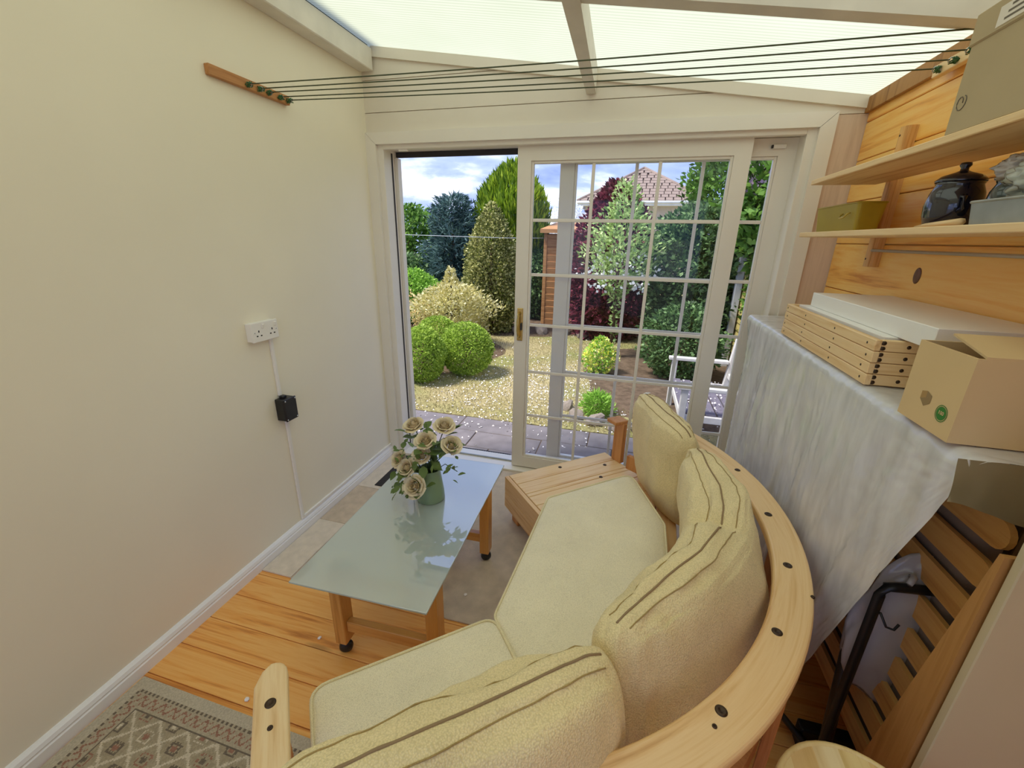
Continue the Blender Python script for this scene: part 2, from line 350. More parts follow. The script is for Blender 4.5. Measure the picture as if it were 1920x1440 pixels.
def build_film(name, alpha, tint):
    m, t = new_mat(name); o = N(t, 'ShaderNodeOutputMaterial')
    v = coords(t, 'Object', (1, 4, 0.7)); n = N(t, 'ShaderNodeTexNoise', ins={'Scale': 5.0, 'Detail': 4.0}); t.links.new(v, n.inputs['Vector'])
    a = N(t, 'ShaderNodeMapRange', ins={1: 0.3, 2: 0.7, 3: alpha - 0.12, 4: alpha + 0.12}); t.links.new(n.outputs['Fac'], a.inputs[0])
    tp = N(t, 'ShaderNodeBsdfTransparent', ins={'Color': (0.95, 0.96, 0.97, 1)})
    df = N(t, 'ShaderNodeBsdfDiffuse', ins={'Color': tint}); tl = N(t, 'ShaderNodeBsdfTranslucent', ins={'Color': tint}); m1 = N(t, 'ShaderNodeMixShader', ins={0: 0.22})
    t.links.new(df.outputs[0], m1.inputs[1]); t.links.new(tl.outputs[0], m1.inputs[2])
    m2 = N(t, 'ShaderNodeMixShader'); t.links.new(a.outputs[0], m2.inputs[0]); t.links.new(tp.outputs[0], m2.inputs[1]); t.links.new(m1.outputs[0], m2.inputs[2])
    gl = N(t, 'ShaderNodeBsdfGlossy', ins={'Roughness': 0.16}); fr = N(t, 'ShaderNodeFresnel', ins={'IOR': 1.7}); m3 = N(t, 'ShaderNodeMixShader')
    t.links.new(fr.outputs[0], m3.inputs[0]); t.links.new(m2.outputs[0], m3.inputs[1]); t.links.new(gl.outputs[0], m3.inputs[2]); t.links.new(m3.outputs[0], o.inputs[0])
    v3 = coords(t, 'Object', (1, 1, 0.55)); nb = N(t, 'ShaderNodeTexNoise', ins={'Scale': 7.0, 'Detail': 2.0, 'Distortion': 0.5}); t.links.new(v3, nb.inputs['Vector'])
    nr = N(t, 'ShaderNodeMath', operation='ABSOLUTE'); ns_ = N(t, 'ShaderNodeMath', operation='SUBTRACT', ins={1: 0.5}); t.links.new(nb.outputs['Fac'], ns_.inputs[0]); t.links.new(ns_.outputs[0], nr.inputs[0])
    bp = N(t, 'ShaderNodeBump', ins={'Strength': 0.22, 'Distance': 0.03}); t.links.new(nr.outputs[0], bp.inputs['Height'])
    for nd in (gl, df, fr): t.links.new(bp.outputs[0], nd.inputs['Normal'])
    return m
M['film'] = build_film('clear_polythene', 0.80, (0.97, 0.97, 0.975, 1))
M['bagfilm'] = build_film('white_carrier_bag', 0.85, (0.72, 0.68, 0.66, 1))
M['produce'] = build_film('produce_bag', 0.8, (0.74, 0.78, 0.68, 1))

# ------------------------------------------------------------------ object helpers
def tag(o, label=None, cat=None, group=None, kind=None):
    if label: o['label'] = label
    if cat: o['category'] = cat
    if group: o['group'] = group
    if kind: o['kind'] = kind
    return o

def thing(name, label, cat, loc=(0, 0, 0), rz=0.0, group=None, kind=None):
    o = bpy.data.objects.new(name, None); COL.objects.link(o)
    o.location = loc; o.rotation_euler = (0, 0, rz); o.empty_display_size = 0.1
    return tag(o, label, cat, group, kind)

def link_mesh(name, me, mat=None, parent=None, loc=(0, 0, 0), rot=(0, 0, 0)):
    o = bpy.data.objects.new(name, me); COL.objects.link(o)
    if mat is not None and not me.materials: me.materials.append(mat)
    if parent is not None: o.parent = parent
    o.location = loc; o.rotation_euler = rot
    return o

def from_bm(name, bm, mat, parent=None, smooth=False, loc=(0, 0, 0), rot=(0, 0, 0)):
    me = bpy.data.meshes.new(name)
    bmesh.ops.recalc_face_normals(bm, faces=bm.faces)
    bm.to_mesh(me); bm.free()
    if smooth:
        for p in me.polygons: p.use_smooth = True
    return link_mesh(name, me, mat, parent, loc, rot)

def pyd(name, v, f, mat, parent=None, smooth=False, loc=(0, 0, 0), rot=(0, 0, 0)):
    me = bpy.data.meshes.new(name); me.from_pydata([tuple(x) for x in v], [], f); me.update()
    if smooth:
        for p in me.polygons: p.use_smooth = True
    return link_mesh(name, me, mat, parent, loc, rot)

def bm_box(bm, x0, x1, y0, y1, z0, z1, bev=0.0, seg=2):
    r = bmesh.ops.create_cube(bm, size=1.0)
    vs = r['verts']
    for v in vs:
        v.co = Vector(((x0 + x1) / 2 + v.co.x * (x1 - x0), (y0 + y1) / 2 + v.co.y * (y1 - y0), (z0 + z1) / 2 + v.co.z * (z1 - z0)))
    if bev > 0:
        es = list({e for v in vs for e in v.link_edges})
        bmesh.ops.bevel(bm, geom=es, offset=bev, segments=seg, profile=0.5, affect='EDGES')

def box(name, x0, x1, y0, y1, z0, z1, mat, parent=None, bev=0.0, seg=2, loc=(0, 0, 0), rot=(0, 0, 0)):
    bm = bmesh.new(); bm_box(bm, x0, x1, y0, y1, z0, z1, bev, seg)
    return from_bm(name, bm, mat, parent, False, loc, rot)

def cbox(name, c, s, mat, parent=None, bev=0.0, seg=2, rot=(0, 0, 0)):
    """box with its origin at its own centre"""
    bm = bmesh.new(); bm_box(bm, -s[0] / 2, s[0] / 2, -s[1] / 2, s[1] / 2, -s[2] / 2, s[2] / 2, bev, seg)
    return from_bm(name, bm, mat, parent, False, c, rot)

def prism(name, poly, z0, z1, mat, parent=None, bev=0.0, seg=2, loc=(0, 0, 0), rot=(0, 0, 0), smooth=False):
    bm = bmesh.new()
    a = [bm.verts.new((p[0], p[1], z0)) for p in poly]; b = [bm.verts.new((p[0], p[1], z1)) for p in poly]
    n = len(poly); bm.faces.new(a[::-1]); bm.faces.new(b)
    for i in range(n): bm.faces.new((a[i], a[(i + 1) % n], b[(i + 1) % n], b[i]))
    bmesh.ops.recalc_face_normals(bm, faces=bm.faces)
    if bev > 0:
        es = [e for e in bm.edges if abs(e.verts[0].co.z - e.verts[1].co.z) < 1e-6]
        bmesh.ops.bevel(bm, geom=es, offset=bev, segments=seg, profile=0.5, affect='EDGES')
    return from_bm(name, bm, mat, parent, smooth, loc, rot)

def prism_xz(name, poly, y0, y1, mat, parent=None):
    v = [(p[0], y0, p[1]) for p in poly] + [(p[0], y1, p[1]) for p in poly]; n = len(poly)
    f = [tuple(range(n)), tuple(range(2 * n - 1, n - 1, -1))] + [(i, i + n, (i + 1) % n + n, (i + 1) % n) for i in range(n)]
    bm = bmesh.new(); bv = [bm.verts.new(x) for x in v]
    for q in f: bm.faces.new([bv[i] for i in q])
    return from_bm(name, bm, mat, parent)

def tube_bm(bm, pts, r, seg=8, closed=False, caps=True):
    pts = [Vector(p) for p in pts]; n = len(pts); rings = []
    up = Vector((0.123, 0.31, 0.94)).normalized()
    for i, p in enumerate(pts):
        if closed: t = pts[(i + 1) % n] - pts[i - 1]
        else: t = pts[min(i + 1, n - 1)] - pts[max(i - 1, 0)]
        t.normalize()
        s = t.cross(up)
        if s.length < 1e-3: s = t.cross(Vector((1, 0, 0)))
        s.normalize(); w = s.cross(t)
        rr = r[i] if isinstance(r, (list, tuple)) else r
        rings.append([bm.verts.new(p + rr * (math.cos(2 * PI * k / seg) * s + math.sin(2 * PI * k / seg) * w)) for k in range(seg)])
    for i in range(n if closed else n - 1):
        a, b = rings[i], rings[(i + 1) % n]
        for k in range(seg): bm.faces.new((a[k], a[(k + 1) % seg], b[(k + 1) % seg], b[k]))
    if caps and not closed:
        bm.faces.new(rings[0][::-1]); bm.faces.new(rings[-1])

def tube(name, pts, r, mat, parent=None, seg=8, closed=False):
    bm = bmesh.new(); tube_bm(bm, pts, r, seg, closed)
    return from_bm(name, bm, mat, parent, True)

def lathe(name, prof, mat, parent=None, seg=32, loc=(0, 0, 0), rot=(0, 0, 0)):
    v, f = [], []; n = len(prof)
    for k in range(seg):
        a = 2 * PI * k / seg
        for (r, z) in prof: v.append((r * math.cos(a), r * math.sin(a), z))
    for k in range(seg):
        k2 = (k + 1) % seg
        for i in range(n - 1): f.append((k * n + i, k2 * n + i, k2 * n + i + 1, k * n + i + 1))
    bm = bmesh.new(); bv = [bm.verts.new(x) for x in v]
    for q in f:
        try: bm.faces.new([bv[i] for i in q])
        except ValueError: pass
    bmesh.ops.remove_doubles(bm, verts=bm.verts, dist=1e-5)
    return from_bm(name, bm, mat, parent, True, loc, rot)

def copy_obj(o, parent=None, loc=None, rot=None):
    c = o.copy(); COL.objects.link(c); c.parent = parent
    if loc is not None: c.location = loc
    if rot is not None: c.rotation_euler = rot
    return c

def copy_tree(o, parent=None):
    c = o.copy(); COL.objects.link(c); c.parent = parent
    for ch in list(o.children): copy_tree(ch, c)
    return c

ROOF = lambda x: 2.546 - 0.149 * x          # underside of the roof sheet
W = 2.54                                     # inner width of the lean-to
YN = -3.3                                    # rear end behind the camera

# =================================================================== SETTING
# floor of pine boards
fl = thing('floor', 'varnished knotty pine floorboards', None, kind='structure')
box('subfloor', -0.1, W + 0.1, YN - 0.1, 0.0, -0.12, -0.02, M['pine_floor'], fl)
bw = 0.1265
me0 = None
yb = 0.0
k = 0
while yb > YN:
    if me0 is None:
        o = cbox('floorboard', (W / 2, yb - bw / 2, -0.010), (W + 0.02, bw - 0.0022, 0.020), M['pine_floor'], fl, 0.0015, 1); me0 = o
    else:
        copy_obj(me0, fl, (W / 2, yb - bw / 2, -0.010))
    yb -= bw
# left wall
wl = thing('wall_left', 'smooth cream painted wall on the left', None, kind='structure')
box('plaster', -0.14, 0.0, YN, 0.14, -0.1, 2.75, M['wall'], wl)
# rear wall behind the camera
wr = thing('wall_rear', 'cream painted wall behind the camera', None, kind='structure')
box('plaster', -0.14, W + 0.14, YN - 0.12, YN, -0.1, 0.06, M['wall'], wr)
box('plaster', -0.14, 0.06, YN - 0.12, YN, 0.06, 2.10, M['wall'], wr); box('plaster', W - 0.06, W + 0.14, YN - 0.12, YN, 0.06, 2.10, M['wall'], wr)
box('plaster', -0.14, W + 0.14, YN - 0.12, YN, 2.10, 2.72, M['wall'], wr)
w2 = thing('added_window', 'added white framed glazed doors behind the camera for extra daylight', None, kind='structure')  # unseen glazing, added to bring more daylight in from behind
for (a, b, c, d) in ((0.06, 0.13, 0.06, 2.10), (W - 0.13, W - 0.06, 0.06, 2.10), (W / 2 - 0.04, W / 2 + 0.04, 0.13, 2.03), (0.13, W - 0.13, 0.06, 0.13), (0.13, W - 0.13, 2.03, 2.10)):
    box('window_frame', a, b, YN - 0.09, YN - 0.03, c, d, M['upvc'], w2)
for (a, b) in ((0.13, W / 2 - 0.04), (W / 2 + 0.04, W - 0.13)):
    pyd('pane', [(a, YN - 0.06, 0.13), (b, YN - 0.06, 0.13), (b, YN - 0.06, 2.03), (a, YN - 0.06, 2.03)], [(0, 1, 2, 3)], M['glass'], w2)
rg = cbox('added_ground', (1.0, YN - 8.2, -0.22), (30, 16.0, 0.2), M['slab']); tag(rg, 'unseen ground slab behind the camera, added to block sky light from below', None, kind='structure')  # added slab, keeps bright sky below the horizon out of the rear glazing
# skirting, stepped profile extruded along Y
prof = [(0, 0), (0.020, 0), (0.020, 0.042), (0.016, 0.046), (0.016, 0.050), (0.019, 0.054), (0.014, 0.066), (0.006, 0.074), (0, 0.075)]
v = []; f = []
for y in (YN, -0.004):
    for (x, z) in prof: v.append((x, y, z))
n = len(prof)
for i in range(n - 1): f.append((i, i + 1, n + i + 1, n + i))
f += [tuple(range(n)), tuple(range(2 * n - 1, n - 1, -1))]
bs = pyd('baseboard_left', v, f, M['skirt']); tag(bs, 'white gloss moulded skirting board along the cream wall', None, kind='structure')

# right wall of horizontal pine planks
rw = thing('wall_right', 'wall of horizontal varnished knotty pine planks', None, kind='structure')
box('backing', W + 0.022, W + 0.12, YN, 0.0, -0.1, ROOF(W) + 0.02, M['pine_wall'], rw)
zs = [0.0, 0.165, 0.345, 0.545, 0.745, 0.945, 1.145, 1.345, 1.548, 1.730, 1.905, 2.062, ROOF(W) - 0.004]
for i in range(len(zs) - 1):
    z0, z1 = zs[i], zs[i + 1]
    cbox('plank', (W + 0.011, (YN + 0.0) / 2 - 0.001, (z0 + z1) / 2), (0.022, -YN - 0.004, z1 - z0 - 0.003), M['pine_wall'], rw, 0.003, 1)
box('top_batten', W - 0.018, W, YN + 0.01, -0.002, 2.100, ROOF(W) - 0.006, M['brown_board'], rw, 0.002, 1)
# two sound knots set as shallow discs
kb = lathe('knot', [(0, 0.0015), (0.022, 0.0015), (0.027, 0.0005), (0.027, -0.002), (0, -0.002)], plain('dark_knot', srgb(104, 62, 36), 0.4, var=0.3, nscale=40), rw, 20, (W - 0.0005, -0.709, 1.448), (0, -PI / 2, 0))
kb.scale = (1.0, 0.75, 1)

# back wall (garden side) around the sliding door
wb = thing('wall_back', 'white clad gable wall around the patio door', None, kind='structure')
DOORTOP = 2.03
box('pier', -0.02, 0.055, 0.012, 0.16, -0.1, 2.5, M['clad'], wb)
box('pier', 2.362, W + 0.12, 0.031, 0.16, -0.1, 2.14, M['clad'], wb)
box('corner_post', W - 0.002, W + 0.12, 0.001, 0.031, -0.1, 2.12, M['ply'], wb)
prism_xz('lintel', [(0.0, 2.06), (W, 2.06), (W, ROOF(W)), (0.0, ROOF(0))], 0.014, 0.16, M['clad'], wb)
def clad_board(z0, z1, x0=0.0, x1=W):
    # board between z0 and z1 with its top cut by the roof slope
    pts = [(x0, z0 + 0.002)]
    zl, zr_ = min(z1 - 0.002, ROOF(x0) - 0.004), min(z1 - 0.002, ROOF(x1) - 0.004)
    xe = x1
    if ROOF(x1) - 0.004 < z0 + 0.004:
        xe = (2.546 - 0.004 - z0 - 0.004) / 0.149; pts.append((xe, z0 + 0.002))
    else:
        pts.append((x1, z0 + 0.002)); pts.append((x1, zr_))
    xk = (2.546 - 0.004 - z1 + 0.002) / 0.149
    if x0 < xk < xe: pts.append((xk, z1 - 0.002))
    pts.append((x0, zl))
    prism_xz('cladding_board', pts, 0.0, 0.014, M['clad'], wb)
clad_board(2.10, 2.215); clad_board(2.215, 2.375); clad_board(2.375, 2.56)
box('filler_board', 2.418, W, 0.002, 0.03, 0.0, 2.10, M['ply'], wb)
# sloping cover strip under the roof
v = []
for (x, dz) in ((0.075, 0), (W, 0)): v += [(x, ROOF(x) - 0.002), (x, ROOF(x) - 0.052)]
prism_xz('cover_strip', [v[1], v[3], v[2], v[0]], -0.016, 0.0, M['clad'], wb)
# white architrave round the opening
ar = thing('trim_1', 'white plastic architrave framing the patio door', None, kind='structure')
prism_xz('architrave', [(0.0, 0.0), (0.064, 0.0), (0.064, 2.048), (0.0, 2.112)], -0.020, 0.012, M['upvc'], ar)
prism_xz('architrave', [(0.064, 2.050), (2.356, 2.050), (2.420, 2.112), (0.002, 2.112)], -0.020, 0.012, M['upvc'], ar)
prism_xz('architrave', [(2.356, 0.0), (2.420, 0.0), (2.420, 2.110), (2.356, 2.048)], -0.020, 0.012, M['upvc'], ar)
# outer door frame
of = thing('trim_2', 'white plastic patio door frame with threshold', None, kind='structure')
box('jamb', 0.055, 0.100, 0.002, 0.17, 0.0, 2.06, M['upvc'], of, 0.003, 1)
box('gasket', 0.100, 0.104, 0.088, 0.100, 0.05, 2.02, M['trim_dark'], of)
box('jamb_lip', 0.100, 0.122, 0.125, 0.17, 0.0, 2.0, M['upvc'], of, 0.002, 1)
box('jamb', 2.315, 2.360, 0.002, 0.17, 0.0, 2.06, M['upvc'], of, 0.003, 1)
box('head', 0.10, 2.315, 0.002, 0.036, 2.026, 2.062, M['upvc'], of, 0.003, 1)
box('head_track', 0.10, 2.315, 0.036, 0.17, 2.036, 2.062, M['upvc'], of)
box('head_lip', 0.10, 2.315, 0.150, 0.17, 2.006, 2.036, M['trim_dark'], of, 0.002, 1)
box('threshold', 0.055, 2.36, -0.012, 0.19, -0.12, 0.022, M['upvc'], of, 0.003, 1)
box('track_rib', 0.10, 2.315, 0.095, 0.103, 0.022, 0.034, M['steel'], of)
box('latch_block', 0.195, 0.250, 0.012, 0.03, 2.016, 2.027, M['white_plastic'], of, 0.002, 1)

def glazed_panel(name, label, x0, x1, z0, z1, y0, y1, st, cols, rows, kind='structure'):
    e = thing(name, label, None, kind=kind)
    yc = (y0 + y1) / 2
    def mitre(poly, nm): prism_xz(nm, poly, y0, y1, M['upvc'], e)
    mitre([(x0, z0), (x0 + st, z0 + st), (x0 + st, z1 - st), (x0, z1)], 'stile')
    mitre([(x1 - st, z0 + st), (x1, z0), (x1, z1), (x1 - st, z1 - st)], 'stile')
    mitre([(x0, z1), (x0 + st, z1 - st), (x1 - st, z1 - st), (x1, z1)], 'rail')
    mitre([(x0, z0), (x1, z0), (x1 - st, z0 + st), (x0 + st, z0 + st)], 'rail')
    gx0, gx1, gz0, gz1 = x0 + st, x1 - st, z0 + st, z1 - st
    # glazing bead step
    for (a, b, c, d) in ((gx0, gx0 + 0.014, gz0, gz1), (gx1 - 0.014, gx1, gz0, gz1)):
        box('glazing_bead', a, b, yc - 0.014, yc + 0.014, c, d, M['upvc'], e, 0.002, 1)
    for (c, d) in ((gz0, gz0 + 0.014), (gz1 - 0.014, gz1)):
        box('glazing_bead', gx0 + 0.014, gx1 - 0.014, yc - 0.014, yc + 0.014, c, d, M['upvc'], e, 0.002, 1)
    bw_ = 0.018
    xs = [gx0 + (gx1 - gx0) * i / cols for i in range(cols + 1)]; zz = [gz0 + (gz1 - gz0) * i / rows for i in range(rows + 1)]
    for x in xs[1:-1]: box('glazing_bar', x - bw_ / 2, x + bw_ / 2, yc - 0.005, yc + 0.005, gz0 + 0.014, gz1 - 0.014, M['upvc'], e, 0.002, 1)
    for z in zz[1:-1]: box('glazing_bar', gx0 + 0.014, gx1 - 0.014, yc - 0.0045, yc + 0.0045, z - bw_ / 2, z + bw_ / 2, M['upvc'], e, 0.002, 1)
    cw, ch = xs[1] - xs[0], zz[1] - zz[0]
    p0 = None
    for i in range(cols):
        for j in range(rows):
            c = ((xs[i] + xs[i + 1]) / 2, yc, (zz[j] + zz[j + 1]) / 2)
            if p0 is None: p0 = pyd('pane', [(-cw / 2, 0, -ch / 2), (cw / 2, 0, -ch / 2), (cw / 2, 0, ch / 2), (-cw / 2, 0, ch / 2)], [(0, 1, 2, 3)], M['glass'], e, loc=c)
            else: copy_obj(p0, e, c)
    return e
dp = glazed_panel('door_1', 'white sliding patio door panel pushed half open', 0.917, 2.104, 0.030, 2.030, 0.040, 0.085, 0.078, 3, 6)
fp = glazed_panel('window_1', 'fixed white glazed panel behind the sliding door', 1.150, 2.316, 0.030, 2.034, 0.100, 0.145, 0.080, 3, 6)
bpl = box('back_plate', 0.936, 0.972, 0.032, 0.040, 0.93, 1.135, M['brass'], dp, 0.003, 2)
tube('pull_handle', [(0.954, 0.036, 0.955), (0.950, 0.008, 0.965), (0.948, 0.000, 1.0), (0.948, 0.000, 1.07), (0.950, 0.008, 1.10), (0.954, 0.036, 1.11)], 0.007, M['brass'], bpl, 10)
box('latch_lever', 0.960, 0.972, 0.012, 0.032, 1.0, 1.045, M['black'], bpl, 0.003, 1)
box('anti_lift_block', 2.205, 2.262, 0.082, 0.100, 1.985, 2.004, M['white_plastic'], fp, 0.003, 1)
box('anti_lift_plug', 2.196, 2.205, 0.084, 0.098, 1.987, 2.002, M['black'], fp, 0.002, 1)

# roof
ce = thing('ceiling', 'sloping opal polycarbonate lean-to roof on painted timbers', None, kind='structure')
xs_ = [-0.1, W + 0.35]
for i, (y0, y1) in enumerate(((YN - 0.1, -2.72), (-2.70, -0.905), (-0.885, 0.35))):
    v = [(xs_[0], y0, ROOF(xs_[0])), (xs_[1], y0, ROOF(xs_[1])), (xs_[1], y1, ROOF(xs_[1])), (xs_[0], y1, ROOF(xs_[0]))]
    pyd('roof_sheet', v, [(0, 1, 2, 3)], M['roof'], ce)
def sloped_beam(name, x0, x1, ya, yb_, depth):
    v = []
    for x in (x0, x1):
        for y in (ya, yb_):
            v += [(x, y, ROOF(x) - 0.001), (x, y, ROOF(x) - depth)]
    f = [(0, 1, 3, 2), (4, 6, 7, 5), (0, 4, 5, 1), (2, 3, 7, 6), (1, 5, 7, 3), (0, 2, 6, 4)]
    return pyd(name, v, f, M['beam'], ce)
sloped_beam('rafter', 0.07, W, -0.925, -0.865, 0.095)
sloped_beam('rafter', 0.07, W, -2.74, -2.68, 0.095)
# purlin running back from the gable wall, slightly askew
v = [(1.281, -0.004, ROOF(1.281) - 0.001), (1.329, -0.004, ROOF(1.329) - 0.001), (1.329, -0.004, 2.240), (1.281, -0.004, 2.240),
     (1.298, -0.925, ROOF(1.298) - 0.001), (1.355, -0.925, ROOF(1.355) - 0.001), (1.355, -0.925, 2.240), (1.298, -0.925, 2.240)]
pyd('purlin', v, [(0, 1, 2, 3), (7, 6, 5, 4), (0, 4, 5, 1), (1, 5, 6, 2), (2, 6, 7, 3), (3, 7, 4, 0)], M['beam'], ce)
box('ledger_beam', 0.0, 0.085, YN, -0.018, 2.412, 2.520, M['beam'], ce, 0.004, 1)
box('ledger_gap', 0.0, 0.060, YN, -0.018, 2.520, 2.537, M['dark'], ce)

# =================================================================== ON THE LEFT WALL
def socket():
    e = thing('double_socket', 'white surface-mounted double power socket on the cream wall', 'socket', (0.0, -1.000, 1.130))
    cbox('back_box', (0.014, 0, 0), (0.028, 0.140, 0.082), M['white_plastic'], e, 0.003, 2)
    fpz = cbox('face_plate', (0.033, 0, 0), (0.010, 0.146, 0.086), M['white_plastic'], e, 0.003, 2)
    for s in (-1, 1):
        cy = s * 0.037
        for (dy, dz, w_, h_) in ((0, 0.004, 0.005, 0.009), (-0.011, -0.016, 0.008, 0.005), (0.011, -0.016, 0.008, 0.005)):
            cbox('pin_hole', (0.0052, cy + dy, dz), (0.001, w_, h_), M['dark'], fpz)
        cbox('rocker_switch', (0.007, s * 0.014 if s < 0 else 0.056, 0.024), (0.006, 0.013, 0.020), M['white_plastic'], fpz, 0.002, 1, (0, 0.15, 0))
    for y in (-0.06, 0.06):
        lathe('screw', [(0, 0.001), (0.003, 0.001), (0.003, 0)], M['chrome'], e, 10, (0.038, y, 0.0), (0, PI / 2, 0))
socket()
ct = thing('cable_trunking', 'white mini trunking from the socket down and along the skirting', 'trunking', (0, -0.95, 0))
box('trunking_run', 0, 0.012, -0.0085, 0.0085, 0.80, 1.087, M['white_plastic'], ct, 0.002, 1)
box('trunking_run', 0, 0.012, 0.0055, 0.0225, 0.078, 0.690, M['white_plastic'], ct, 0.002, 1)
box('trunking_run', 0, 0.012, 0.0225, 0.944, 0.078, 0.095, M['white_plastic'], ct, 0.002, 1)
jb = thing('junction_box', 'black plastic switch box on the white trunking', 'box', (0, -0.946, 0.715))
cbox('body', (0.025, 0, 0.018), (0.050, 0.074, 0.110), M['black'], jb, 0.004, 2)
cbox('lid', (0.054, 0, 0.018), (0.008, 0.078, 0.114), M['black'], jb, 0.003, 1)
cbox('gland', (0.02, 0.008, -0.043), (0.022, 0.026, 0.012), M['black'], jb, 0.002, 1)
cbox('gland', (0.02, -0.002, 0.079), (0.022, 0.026, 0.012), M['black'], jb, 0.002, 1)
for dy in (-0.031, 0.031):
    for dz in (-0.03, 0.066):
        lathe('screw', [(0, 0.0016), (0.004, 0.001), (0.004, 0)], M['chrome'], jb, 10, (0.058, dy, dz), (0, PI / 2, 0))

# clothes lines with their wall bars
YL = [-0.868, -0.812, -0.764, -0.700, -0.652]
YR = [-0.872, -0.795, -0.718, -0.642, -0.566]
ZL, ZR = 2.116, 2.100
lb = thing('line_bar', 'old pine hook bar with five cords on the cream wall', 'wooden bar', (0, -0.835, 2.112))
cbox('bar', (0.011, 0, 0), (0.022, 0.400, 0.036), M['bar'], lb, 0.002, 1)
rb = thing('line_bar', 'pale pine hook bar on the plank wall beside the cardboard box', 'wooden bar', (W - 0.018, -0.72, 2.096))
cbox('bar', (-0.011, 0, 0), (0.022, 0.40, 0.036), M['pine_pale'], rb, 0.002, 1)
for i in range(5):
    for (par, x, y, sgn) in ((lb, 0.022, YL[i] + 0.835, 1), (rb, -0.022, YR[i] + 0.72, -1)):
        tube('hook', [(x, y, 0.004), (x + sgn * 0.018, y, 0.004), (x + sgn * 0.024, y, -0.004), (x + sgn * 0.020, y, -0.011), (x + sgn * 0.012, y, -0.011)], 0.0022, M['steel'], par, 6)
names_ = ['green washing cord nearest the camera strung under the roof', 'second green washing cord from the camera strung under the roof', 'middle green washing cord strung under the roof', 'fourth green washing cord from the camera strung under the roof', 'green washing cord nearest the patio door strung under the roof']
for i in range(5):
    a = Vector((0.042, YL[i], ZL - 0.006)); b = Vector((W - 0.060, YR[i], ZR - 0.006))
    pts = []
    for k in range(17):
        s = k / 16
        p = a.lerp(b, s); p.z -= 0.006 * 4 * s * (1 - s); pts.append(p)
    e = thing('washing_line', names_[i], 'clothes line', tuple(a), group='green cords of the indoor washing line')
    o = tube('cord', [p - a for p in pts], 0.0022, M['cord'], e, 6)
    for (p, sg) in ((a, -1), (b, 1)):
        bm = bmesh.new(); rr = random.Random(i * 3 + sg)
        pl = []
        for k in range(26):
            an = k * 1.7; pl.append(p - a + Vector((sg * 0.010 + rr.uniform(-0.010, 0.014), 0.009 * math.cos(an) + rr.uniform(-.003, .003), 0.009 * math.sin(an) - 0.002)))
        tube_bm(bm, pl, 0.0022, 5)
        from_bm('knot', bm, M['cord_bright'], e, True)

# =================================================================== FLOOR COVERINGS
def slabthing(name, label, cat, x0, x1, y0, y1, z0, z1, mat, bev=0.002, group=None):
    o = cbox(name, ((x0 + x1) / 2, (y0 + y1) / 2, (z0 + z1) / 2), (x1 - x0, y1 - y0, z1 - z0), mat, None, bev, 1)
    return tag(o, label, cat, group)
slabthing('carpet', 'large beige carpet piece under the glass table', 'carpet', 0.190, 2.05, -1.252, -0.014, 0.0, 0.008, M['carpet'])
slabthing('carpet_offcut', 'pale carpet offcut by the skirting, nearest the floorboards', 'carpet', 0.022, 0.188, -1.246, -0.835, 0.0, 0.009, M['carpet2'], group='carpet offcuts')
slabthing('carpet_offcut', 'darker tan carpet offcut by the skirting, middle of three', 'carpet', 0.022, 0.188, -0.833, -0.475, 0.0, 0.008, M['carpet3'], group='carpet offcuts')
slabthing('carpet_offcut', 'pale carpet offcut in the corner by the patio door', 'carpet', 0.022, 0.188, -0.473, -0.014, 0.0, 0.009, M['carpet2'], group='carpet offcuts')
dm = slabthing('doormat', 'flat charcoal doormat on the carpet inside the door', 'doormat', 0.128, 0.868, -0.445, -0.03, 0.009, 0.0145, M['mat'], 0.0015)

